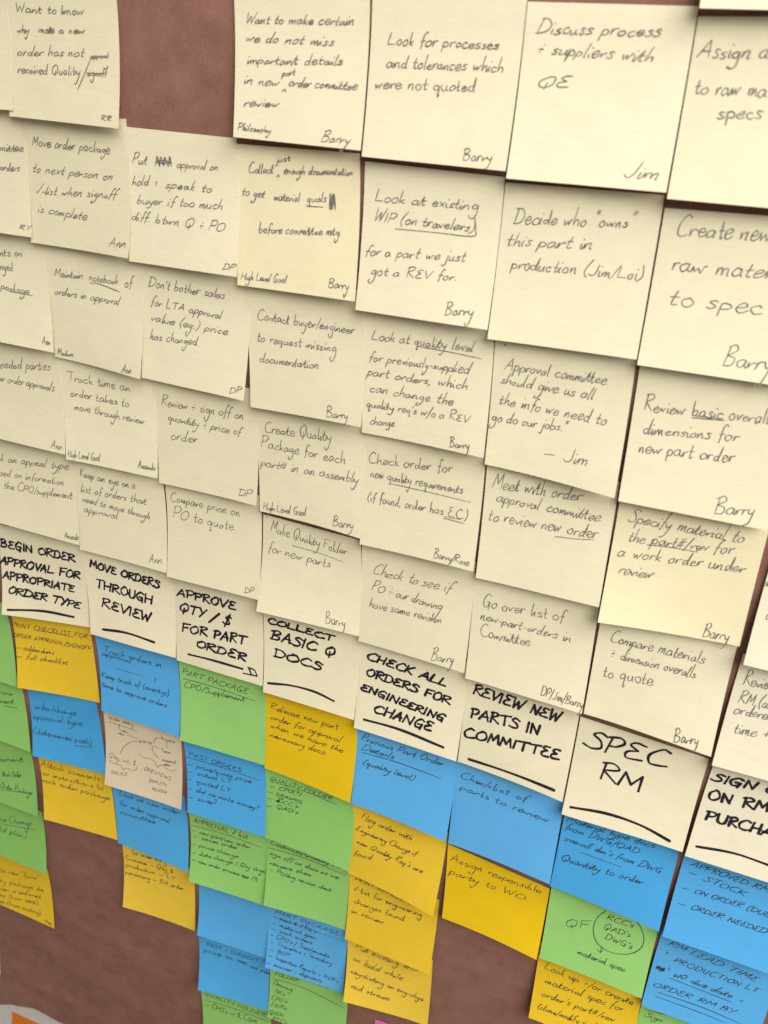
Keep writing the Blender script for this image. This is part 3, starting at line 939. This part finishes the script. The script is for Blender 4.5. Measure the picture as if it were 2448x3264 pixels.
   ('QADs', 'h', [1.8, 71.6, 16.2, 67.4, 3.68]),
   ("RCC's", 'h', [5.1, 77.2, 19.6, 74.5, 3.63]),
 ]),
 ('y', 'pale note reading look for processes and tolerances which were not quoted', [-185.3, 47.7, -108.3, 46.9, -186.1, -26.9, -109.1, -29.3], [0.75, 6.6, 8.0], [
   ('Look for processes', 'h', [8.7, 23.4, 65.2, 23.4, 3.34]),
   ('and tolerances which', 'h', [9.0, 33.5, 68.7, 32.8, 3.4]),
   ('were not quoted', 'h', [3.6, 43.4, 56.1, 41.9, 3.35]),
   ('Barry', 's', [53.6, 73.1, 68.6, 72.1, 3.17]),
 ]),
 ('y', 'pale note reading look at existing WIP, with boxed words on travelers', [-187.0, -29.5, -111.0, -32.6, -187.9, -106.5, -110.7, -107.7], [0.75, 6.8, 9.2], [
   ('Look at existing', 'h', [5.9, 18.9, 64.0, 17.3, 3.43]),
   ('WIP (on travelers)', 'h', [6.1, 29.0, 62.6, 27.9, 3.47]),
   ('~', 'h', [(18.8, 31.5), (42.3, 30.8), (61.7, 30.4), (63.2, 26.8), (61.9, 20.1)]),
   ('for a part we just', 'h', [2.6, 46.8, 59.4, 43.3, 3.31]),
   ('got a REV for.', 'h', [6.8, 56.3, 56.2, 53.7, 3.02]),
   ('Barry', 's', [51.7, 71.5, 67.5, 70.1, 3.56]),
 ]),
 ('y', 'pale note with seven written lines beginning look at quality level', [-186.5, -105.9, -109.2, -102.6, -183.3, -179.9, -106.0, -179.6], [0.75, 2.9, 10.2], [
   ('Look at quality level', 'h', [5.1, 18.5, 64.9, 19.6, 3.52]),
   ('~', 'h', [(32.4, 19.6), (50.5, 21.0), (69.9, 22.9)]),
   ('for previously-supplied', 'h', [3.7, 31.1, 63.5, 31.7, 3.38]),
   ('part orders, which', 'h', [2.7, 40.1, 63.2, 40.7, 3.4]),
   ('can change the', 'h', [4.3, 49.8, 55.4, 50.5, 3.45]),
   ("quality req's w/o a REV", 'h', [2.5, 59.2, 65.7, 58.8, 2.99]),
   ('change', 'h', [5.1, 69.8, 20.9, 68.5, 3.04]),
   ('Barry', 's', [55.2, 74.3, 67.2, 72.7, 3.17]),
 ]),
 ('y', 'pale note reading check order for new quality requirements', [-182.9, -178.9, -107.3, -177.4, -181.3, -253.6, -105.7, -253.2], [0.75, 6.8, 9.6], [
   ('Check order for', 'h', [2.9, 21.4, 57.0, 18.6, 4.19]),
   ('new quality requirements', 'h', [4.3, 30.3, 64.2, 30.5, 3.76]),
   ('~', 'h', [(18.3, 32.4), (45.0, 33.6), (69.4, 34.9)]),
   ('(if found, order has E.C.)', 'h', [3.1, 46.2, 68.7, 45.9, 3.54]),
   ('~', 'h', [(53.6, 46.9), (64.9, 46.6)]),
   ('~', 'h', [(53.7, 47.9), (67.1, 48.6)]),
   ('Barry/Rose', 's', [49.6, 73.6, 73.1, 73.2, 3.2]),
 ]),
 ('y', 'pale note reading check to see if PO and our drawing have same revision', [-182.6, -253.5, -107.2, -251.8, -180.9, -328.2, -105.4, -327.9], [0.75, 4.8, 9.9], [
   ('Check to see if', 'h', [7.3, 23.4, 61.5, 25.0, 4.67]),
   ('PO & our drawing', 'h', [7.1, 35.5, 56.4, 38.7, 4.21]),
   ('have same revision', 'h', [6.5, 48.3, 57.2, 47.7, 3.97]),
   ('Barry', 's', [52.5, 74.3, 68.0, 71.9, 4.31]),
 ]),
 ('y', 'pale heading note in black marker reading CHECK ALL ORDERS FOR ENGINEERING CHANGE', [-182.2, -326.2, -105.5, -326.1, -182.1, -401.4, -105.3, -401.7], [0.75, 5.9, 8.7], [
   ('CHECK ALL', 'm', [4.9, 18.1, 62.7, 23.4, 7.99]),
   ('ORDERS FOR', 'm', [5.5, 31.3, 66.7, 36.5, 8.03]),
   ('ENGINEERING', 'm', [2.3, 44.3, 63.9, 50.7, 6.97]),
   ('CHANGE', 'm', [12.7, 59.1, 56.3, 60.6, 8.8]),
   ('~', 'u', [(7.0, 67.2), (33.7, 66.4), (65.7, 69.1)]),
 ]),
 ('b', 'blue note reading previous part order details, under the CHECK ALL ORDERS heading', [-182.0, -398.1, -106.1, -398.9, -182.7, -473.1, -106.9, -474.2], [0.75, 5.7, 11.3], [
   ('Previous Part Order', 'h', [3.1, 17.7, 66.0, 18.6, 4.2]),
   ('Details', 'h', [4.0, 26.0, 29.5, 25.8, 4.36]),
   ('~', 'h', [(4.6, 28.4), (32.4, 27.7), (65.8, 29.7)]),
   ('(quality level)', 'h', [6.2, 38.4, 46.0, 38.7, 3.62]),
 ]),
 ('o', 'gold note reading flag order with engineering change, its corner lifting off', [-182.8, -474.4, -108.3, -476.8, -184.8, -549.6, -111.1, -552.3], [0.75, 3.2, 12.2], [
   ('Flag order with', 'h', [6.4, 16.4, 49.0, 20.5, 4.45]),
   ('Engineering Change if', 'h', [3.2, 29.9, 54.3, 33.4, 3.85]),
   ("new Quality Req's are", 'h', [4.2, 42.7, 61.1, 46.2, 3.63]),
   ('found', 'h', [3.2, 55.7, 18.9, 53.1, 4.13]),
 ]),
 ('o', 'gold note reading check list for engineering changes found in review', [-184.7, -547.0, -110.2, -547.3, -184.9, -622.3, -110.6, -622.8], [0.75, 6.0, 8.6], [
   ('PRINT APPROVAL', 'h', [4.6, 10.9, 53.9, 16.3, 5.92]),
   ('✓-list for engineering', 'h', [4.5, 22.7, 63.5, 24.5, 4.1]),
   ('changes found', 'h', [4.6, 35.9, 49.5, 35.2, 3.97]),
   ('in review', 'h', [3.2, 46.5, 32.1, 46.1, 3.91]),
 ]),
 ('o', 'gold note reading put existing WIP on hold, lowest of three gold notes', [-185.5, -618.1, -111.0, -616.0, -182.8, -693.0, -109.3, -691.7], [0.75, 11.0, 4.5], [
   ('Put existing WIP', 'h', [6.5, 19.0, 63.3, 21.4, 5.03]),
   ('on hold while', 'h', [4.6, 33.1, 51.3, 36.2, 4.69]),
   ('~', 'h', [(15.0, 34.8), (28.9, 35.1)]),
   ('negotiating an eng-chge', 'h', [3.9, 46.7, 70.6, 50.7, 4.22]),
   ('mid stream', 'h', [5.1, 61.4, 41.4, 62.6, 4.14]),
 ]),
 ('y', 'pale note reading discuss process and suppliers with QE', [-107.9, 43.2, -32.3, 41.6, -108.4, -32.6, -32.0, -33.8], [0.87, 7.9, 8.9], [
   ('Discuss process', 'h', [5.5, 12.6, 61.9, 12.1, 3.59]),
   ('& suppliers with', 'h', [6.5, 20.7, 60.5, 22.2, 3.31]),
   ('QE', 'h', [8.5, 35.0, 24.2, 34.7, 6.47]),
   ('Jim', 's', [55.8, 70.7, 71.8, 71.0, 3.89]),
 ]),
 ('y', 'pale note reading decide who "owns" this part in production', [-110.5, -35.0, -33.1, -35.7, -110.8, -113.0, -32.7, -113.4], [0.87, 6.4, 7.3], [
   ('Decide who "owns"', 'h', [6.2, 18.5, 64.7, 15.4, 4.12]),
   ('this part in', 'h', [3.3, 29.1, 46.5, 27.0, 3.8]),
   ('production (Jim/Loi)', 'h', [7.4, 39.9, 72.3, 38.6, 3.73]),
 ]),
 ('y', 'pale note quoting that the approval committee should give us all the info', [-108.2, -112.6, -33.4, -110.6, -106.2, -185.5, -31.4, -187.8], [0.87, 4.5, 13.5], [
   ('"', 'h', [4.0, 8.3, 5.8, 8.3, 4.06]),
   ('Approval committee', 'h', [6.6, 18.3, 62.7, 19.4, 4.15]),
   ('should give us all', 'h', [4.6, 26.4, 56.7, 28.4, 3.78]),
   ('the info we need to', 'h', [4.6, 38.5, 65.3, 40.9, 3.77]),
   ('go do our jobs."', 'h', [1.3, 49.2, 44.6, 47.9, 3.66]),
   ('— Jim', 's', [33.5, 64.2, 59.0, 63.5, 4.45]),
 ]),
 ('y', 'pale note reading meet with order approval committee to review new order', [-105.9, -184.6, -31.2, -183.5, -104.9, -259.7, -30.2, -259.4], [0.87, 5.5, 8.0], [
   ('Meet with order', 'h', [4.2, 16.7, 56.9, 15.2, 5.01]),
   ('approval committee', 'h', [7.1, 24.8, 69.0, 25.6, 4.42]),
   ('to review new order', 'h', [3.3, 37.3, 68.5, 36.1, 4.65]),
   ('~', 'h', [(44.5, 39.7), (57.0, 38.5), (67.1, 36.9)]),
 ]),
 ('y', 'pale note reading go over list of new-part-orders in committee', [-107.0, -260.1, -30.9, -258.5, -105.4, -334.6, -29.3, -334.3], [0.87, 6.0, 11.0], [
   ('Go over list of', 'h', [6.3, 22.3, 57.5, 20.3, 5.02]),
   ('new-part-orders in', 'h', [5.3, 31.6, 62.9, 33.0, 4.19]),
   ('Committee', 'h', [6.4, 43.6, 39.1, 41.8, 4.72]),
   ('DP/Jim/Barry', 's', [49.4, 72.3, 76.0, 72.6, 3.81]),
 ]),
 ('y', 'pale heading note in black marker reading REVIEW NEW PARTS IN COMMITTEE', [-105.8, -330.1, -31.3, -330.0, -105.2, -404.9, -31.8, -405.5], [0.87, 4.7, 12.8], [
   ('REVIEW NEW', 'm', [4.9, 19.4, 64.4, 23.5, 9.8]),
   ('PARTS IN', 'm', [5.3, 38.1, 53.2, 36.7, 9.86]),
   ('COMMITTEE', 'm', [1.6, 54.9, 69.3, 49.7, 8.77]),
   ('~', 'u', [(7.8, 71.2), (35.2, 70.5), (69.3, 70.8)]),
 ]),
 ('b', 'blue note reading checklist of parts to review', [-107.3, -407.9, -31.7, -407.3, -106.7, -483.0, -31.1, -483.1], [0.87, 3.7, 9.8], [
   ('Checklist of', 'h', [3.3, 14.8, 51.4, 19.0, 4.54]),
   ('parts to review', 'h', [4.1, 25.1, 68.1, 30.4, 4.4]),
 ]),
 ('o', 'gold note reading assign responsible party to WO', [-107.6, -487.7, -31.3, -498.3, -105.5, -558.4, -31.1, -558.1], [0.87, 5.2, 12.0], [
   ('Assign responsible', 'h', [2.4, 16.2, 70.8, 10.3, 5.77]),
   ('party to WO', 'h', [2.2, 30.0, 60.5, 25.5, 5.43]),
 ]),
 ('y', 'pale sliver of note at the top right, cut by the photo edge', [-35.0, 112.9, 40.9, 116.6, -31.3, 40.1, 44.6, 38.8], [0.99, 7.7, 7.7], [
 ]),
 ('y', 'pale note reading assign a, to raw, specs, at the right edge', [-31.7, 37.8, 44.3, 38.3, -31.2, -36.5, 44.8, -37.9], [0.99, 8.2, 8.2], [
   ('Assign a', 'h', [2.4, 16.1, 31.6, 16.2, 4.27]),
   ('to raw mat', 'h', [3.5, 30.6, 36.9, 31.2, 4.02]),
   ('specs', 'h', [15.3, 40.5, 34.3, 39.6, 4.06]),
 ]),
 ('y', 'pale note reading create new raw material to spec, at the right edge', [-32.0, -41.3, 44.0, -41.3, -32.0, -116.1, 44.0, -117.4], [0.99, 6.9, 6.9], [
   ('Create new', 'h', [6.7, 11.9, 49.7, 10.9, 5.31]),
   ('raw mater', 'h', [7.5, 28.3, 54.2, 27.9, 5.01]),
   ('to spec', 'h', [8.7, 44.6, 53.0, 44.2, 5.09]),
   ('Barry', 's', [39.6, 70.4, 62.4, 69.4, 5.27]),
 ]),
 ('y', 'pale note reading review basic overall dimensions for new part order', [-31.0, -117.7, 45.0, -116.4, -29.7, -191.8, 46.3, -193.1], [0.99, 7.0, 7.0], [
   ('Review basic overall', 'h', [5.2, 24.3, 66.0, 22.0, 4.54]),
   ('~', 'h', [(29.5, 24.4), (45.5, 23.4)]),
   ('~', 'h', [(29.8, 23.2), (43.6, 22.8)]),
   ('dimensions for', 'h', [6.6, 36.5, 54.2, 33.3, 4.4]),
   ('new part order', 'h', [5.9, 47.1, 53.7, 44.3, 4.41]),
   ('Barry', 's', [48.8, 72.6, 68.2, 69.8, 4.88]),
 ]),
 ('n', 'brighter yellow note reading specify material to the part#/rev for a work order', [-29.4, -191.9, 47.7, -191.8, -29.3, -267.9, 47.8, -266.5], [0.99, 10.5, 4.0], [
   ('Specify material to', 'h', [5.8, 14.0, 65.5, 14.0, 4.84]),
   ('the part#/rev for', 'h', [7.7, 25.8, 61.7, 22.0, 4.52]),
   ('~', 'h', [(18.3, 25.7), (30.9, 24.6), (44.8, 24.4)]),
   ('a work order under', 'h', [3.4, 35.4, 69.9, 31.6, 4.51]),
   ('review', 'h', [5.7, 45.8, 24.1, 45.2, 4.48]),
   ('Barry', 's', [56.1, 74.5, 70.0, 73.6, 4.96]),
 ]),
 ('y', 'pale note reading compare materials and dimension overalls to quote', [-28.6, -263.4, 47.1, -263.4, -28.6, -338.1, 47.0, -338.8], [0.99, 5.3, 12.9], [
   ('Compare materials', 'h', [7.2, 22.2, 61.5, 22.0, 5.08]),
   ('&', 'h', [8.9, 32.5, 12.0, 32.5, 5.15]),
   ('dimension overalls', 'h', [15.2, 32.6, 58.5, 32.5, 4.27]),
   ('to quote', 'h', [6.9, 47.1, 36.7, 44.3, 5.28]),
   ('Barry', 's', [54.1, 75.0, 68.0, 71.8, 4.44]),
 ]),
 ('y', 'pale heading note in large black marker reading SPEC RM', [-30.4, -344.7, 47.7, -350.6, -31.3, -420.7, 45.7, -421.7], [0.99, 7.2, 7.4], [
   ('SPEC', 'm', [4.9, 21.1, 55.6, 18.0, 18.9]),
   ('RM', 'm', [17.5, 41.5, 45.3, 41.9, 16.4]),
   ('~', 'u', [(4.8, 68.9), (26.9, 65.5), (48.1, 66.4), (67.2, 71.1)]),
 ]),
 ('b', 'blue note reading from DWG/QAD and quantity to order, under SPEC RM', [-29.7, -414.6, 44.8, -415.8, -31.0, -489.8, 43.5, -490.8], [0.99, 5.3, 12.0], [
   ('Material type docs', 'h', [1.8, 17.5, 60.7, 17.0, 3.99]),
   ('from DWG/QAD', 'h', [1.8, 24.8, 51.9, 25.7, 4.16]),
   ("overall dim's from DWG", 'h', [2.8, 34.3, 68.4, 34.8, 3.77]),
   ('~', 'h', [(15.4, 39.6), (43.4, 40.0)]),
   ('~', 'h', [(28.9, 39.8), (29.8, 40.2)]),
   ('Quantity to order', 'h', [3.4, 51.7, 59.4, 47.7, 4.07]),
 ]),
 ('g', 'green note with QF beside three circled words and an arrow', [-30.4, -485.7, 44.1, -485.5, -29.7, -560.7, 43.6, -560.6], [0.99, 7.7, 10.5], [
   ('QF', 'h', [13.8, 42.1, 32.3, 36.5, 9.15]),
   ("RCC's", 'h', [41.1, 23.3, 60.0, 22.6, 3.91]),
   ("QAD's", 'h', [40.3, 32.7, 59.4, 31.8, 3.9]),
   ("DWG's", 'h', [42.7, 40.3, 62.3, 41.2, 3.78]),
   ('~', 'h', [(39.9, 15.3), (34.6, 25.5), (34.2, 37.6), (39.2, 46.9), (50.1, 49.8), (61.9, 45.3), (68.2, 36.9), (68.0, 26.8), (62.5, 17.3), (57.4, 13.3)]),
   ('~', 'h', [(42.3, 47.7), (41.8, 53.5)]),
   ('~', 'h', [(39.4, 51.1), (41.8, 53.5), (41.8, 53.5), (43.6, 50.6)]),
   ('material spec', 'h', [26.3, 61.0, 61.5, 61.4, 3.74]),
 ]),
 ('o', 'gold note at the bottom edge reading look up &/or create material spec', [-31.3, -552.4, 44.4, -550.9, -29.9, -626.7, 45.8, -626.7], [0.99, 9.1, 9.1], [
   ('Look up &/or create', 'h', [5.0, 26.9, 70.9, 32.0, 5.05]),
   ('material spec for', 'h', [7.3, 40.2, 65.4, 40.8, 4.84]),
   ("order's part#/rev", 'h', [6.5, 52.8, 60.9, 52.6, 4.38]),
   ('(clone/modify similar)', 'h', [5.2, 65.2, 55.7, 64.1, 3.97]),
 ]),
 ('w', 'whiter note almost blank at the right edge, beside the specify material note', [52.9, -199.8, 128.9, -201.1, 51.6, -275.1, 127.6, -276.4], [1.11, 7.8, 7.8], [
   ('an', 'h', [0.5, 28.0, 4.5, 27.8, 4.43]),
   ('co', 'h', [4.5, 47.2, 9.0, 47.1, 4.38]),
 ]),
 ('w', 'whiter note at the right edge with review, RM, ordered, time', [51.0, -272.8, 127.0, -274.6, 49.2, -348.3, 125.2, -349.6], [1.11, 7.9, 7.9], [
   ('Review', 'h', [4.5, 20.0, 21.4, 18.7, 5.25]),
   ('RM (all', 'h', [4.4, 32.4, 22.9, 30.8, 4.9]),
   ('ordered', 'h', [3.7, 39.9, 26.1, 37.9, 4.63]),
   ('time +', 'h', [6.6, 52.3, 26.0, 49.6, 4.58]),
 ]),
 ('w', 'whiter heading note in black marker reading SIGN and ON RM PURCHA, right edge', [51.1, -346.7, 127.0, -350.2, 47.5, -422.9, 123.5, -424.2], [1.11, 8.3, 8.3], [
   ('SIGN OFF', 'm', [1.3, 19.1, 53.2, 12.6, 7.89]),
   ('ON RM', 'm', [2.7, 32.4, 37.5, 28.8, 8.57]),
   ('PURCHA', 'm', [4.9, 47.2, 44.1, 45.3, 8.56]),
   ('~', 'u', [(5.0, 67.2), (26.6, 63.8), (48.2, 64.5)]),
 ]),
 ('b', 'blue note titled APPROVED RM with stock, on order and order needed', [48.2, -421.9, 124.2, -423.6, 46.6, -497.2, 122.6, -498.5], [1.11, 8.9, 8.9], [
   ('APPROVED RM:', 'h', [4.7, 15.8, 54.4, 17.0, 6.72]),
   ('— STOCK', 'h', [4.7, 22.9, 40.3, 26.1, 6.51]),
   ('— ON ORDER (DUE)', 'h', [3.4, 36.4, 59.8, 35.7, 5.74]),
   ('— ORDER NEEDED', 'h', [4.1, 49.3, 58.6, 48.8, 5.57]),
 ]),
 ('b', 'blue note titled RM LEAD TIME with double underlined order line', [46.7, -495.6, 122.7, -497.5, 44.8, -571.3, 120.8, -572.6], [1.11, 7.3, 7.3], [
   ('RM LEAD TIME', 'h', [5.1, 17.2, 64.0, 22.0, 7.14]),
   ('+', 'h', [69.4, 18.8, 71.9, 18.4, 5.66]),
   ('&', 'h', [6.0, 26.8, 8.2, 25.9, 4.64]),
   ('PRODUCTION LT', 'h', [12.0, 30.7, 67.1, 31.2, 6.36]),
   ('#', 'h', [(3.2, 38.6), (8.5, 42.2)]),
   ('&', 'h', [9.9, 40.5, 12.1, 39.6, 4.47]),
   ('WO', 'h', [14.6, 43.4, 23.2, 41.2, 4.88]),
   ('due date', 'h', [25.9, 42.5, 53.2, 43.4, 3.69]),
   ('=', 'h', [58.4, 44.6, 62.2, 43.9, 4.35]),
   ('~', 'h', [(12.9, 45.2), (33.1, 45.8), (54.2, 46.5)]),
   ('ORDER RM BY', 'h', [3.4, 56.9, 57.5, 55.2, 5.68]),
   ('~', 'h', [(8.0, 60.3), (36.1, 59.4), (62.9, 61.1)]),
   ('~', 'h', [(7.1, 64.4), (30.2, 64.1), (55.0, 64.8)]),
 ]),
 ('g', 'green corner of a note at the bottom edge under the RM LEAD TIME note', [45.7, -564.1, 121.7, -564.9, 44.9, -639.0, 120.8, -640.3], [1.11, 8.8, 8.8], [
   ('~', 'h', [(2.7, 19.8), (17.1, 17.0), (30.9, 14.7)]),
   ('Sign', 'h', [3.5, 25.9, 16.5, 25.3, 3.21]),
 ]),
]

for i, t in enumerate(NOTES):
    make_note(i, *t)

# a pink note peeping in below the lowest gold notes and an orange one on the bare wall
make_note(300, 'p', 'pink corner of a note at the bottom edge under the lowest gold note',
          (-157, -717, -82, -713, -160, -792, -84, -788), (0.5, 6.0, 7.0),
          [('en', 'h', [12.0, 7.0, 20.0, 7.0, 3.0])])
make_note(301, 'r', 'orange note on the pale wall below the corner of the brown paper',
          (-613, -984, -537, -982, -629, -1058, -554, -1057), (-7.5, 5.0, 5.0), [])

# ------------------------------------------------------------------ kraft paper sheet
def lerp_tab(tab, t):
    for (a, va), (b, vb) in zip(tab, tab[1:]):
        if t <= b:
            k = (t - a) / (b - a)
            k = k * k * (3 - 2 * k)
            return va + (vb - va) * k
    return tab[-1][1]


LEFT = [(-960, -612), (-935, -614), (-900, -603), (-855, -598.5), (-780, -601), (-500, -606), (0, -604), (700, -606)]
BOT = [(-620, -953), (-590, -944), (-565, -940), (-531, -947), (-440, -951), (0, -955), (800, -950)]
PAP = random.Random(8)
WV = [(PAP.uniform(.006, .03), PAP.uniform(.012, .05), PAP.uniform(0, 6.28), PAP.uniform(.3, 1)) for _ in range(9)]


def kraft_z(x, y):
    s = 0
    for a, b, p, m in WV:
        s += m * math.sin(a * x + b * y + p)
    z = -.55 + .07 * s
    # the sheet sags into soft level folds where no notes hold it down
    m = max(0, min(1, (-600 - y) / 60)) * max(0, min(1, (x + 600) / 30)) * max(0, min(1, (-395 - x) / 25 + 1))
    yy = y + .18 * x + 5 * math.sin(x / 47)
    z -= m * (1.0 +   .12 * math.sin(yy / 6.1 + x / 60) + .42 * math.sin(yy / 11.7 + 1.3 + x / 90))
    z = max(z, -6.5)
    z = min(z, -.2)
    # loose lower left corner curls off the wall
    d = max(0, 1 - math.hypot(x + 612, (y + 950) * .8) / 120)
    return z + 7 * d * d


krows = []
NX, NY = 220, 260
for j in range(NY + 1):
    yy = 700 + (-955 - 700) * j / NY
    row = []
    for i in range(NX + 1):
        u = i / NX
        y0 = yy
        xl = lerp_tab(LEFT, max(y0, -960))
        x = xl + (750 - xl) * u ** 1.25
        yb = lerp_tab(BOT, x)
        y = 700 + (yb - 700) * j / NY
        z = kraft_z(x, y)
        row.append(Vector((x * MM, -z * MM, y * MM)))
    krows.append(row)
kv, kf = sheet(krows, 0.00015, Vector((0, -1, 0)))
kraft = bpy.data.objects.new('kraft_paper', None)
COL.objects.link(kraft)
kraft.location = W(0, 0, 0)
kraft['label'] = 'large brown kraft paper sheet hung on the wall behind all the notes'
kraft['category'] = 'paper sheet'
obj('paper_sheet', kv, kf, KRAFT, kraft)


def ksurf(a, b, lift=0.0):
    return Vector((a * MM, -(kraft_z(a, b) + lift) * MM, b * MM))


rk = random.Random(3)
V, F = [], []
for r in smooth([(-592, -800), (-591, -845), (-592, -888), (-598, -918), (-608.5, -948)], 10):
    ribbon(r, .55, ksurf, .2, V, F, rk, True)
obj('pen_line', V, F, PEN, kraft, False)
V, F = [], []
for q in ([(-590, -797), (-586.5, -802), (-589, -805), (-585, -809)],
          [(-588, -812), (-584, -815), (-587, -818), (-583.5, -821), (-586.5, -824), (-583, -827)],
          [(-586, -829), (-582.5, -832), (-585, -835), (-581, -838), (-584.5, -839), (-581, -843)]):
    for r in smooth(q, 5):
        ribbon(r, .6, ksurf, .2, V, F, rk, True)
obj('handwriting', V, F, PEN, kraft, False)

# ------------------------------------------------------------------ wall
wv = [W(-3000, -1600, -8), W(3000, -1600, -8), W(3000, 1200, -8), W(-3000, 1200, -8),
      W(-3000, -1600, -108), W(3000, -1600, -108), W(3000, 1200, -108), W(-3000, 1200, -108)]
wall = obj('wall', wv, [(0, 1, 2, 3), (4, 7, 6, 5), (0, 4, 5, 1), (1, 5, 6, 2), (2, 6, 7, 3), (3, 7, 4, 0)], WALL, None, False)
wall['kind'] = 'structure'
V, F = [], []
for r in smooth([(-610, -951), (-604, -960), (-600.5, -966)], 6):
    ribbon(r, .5, lambda a, b, l=0: W(a, b, -8 + l), .2, V, F, rk, True)
obj('pen_line', V, F, PEN, wall, False)
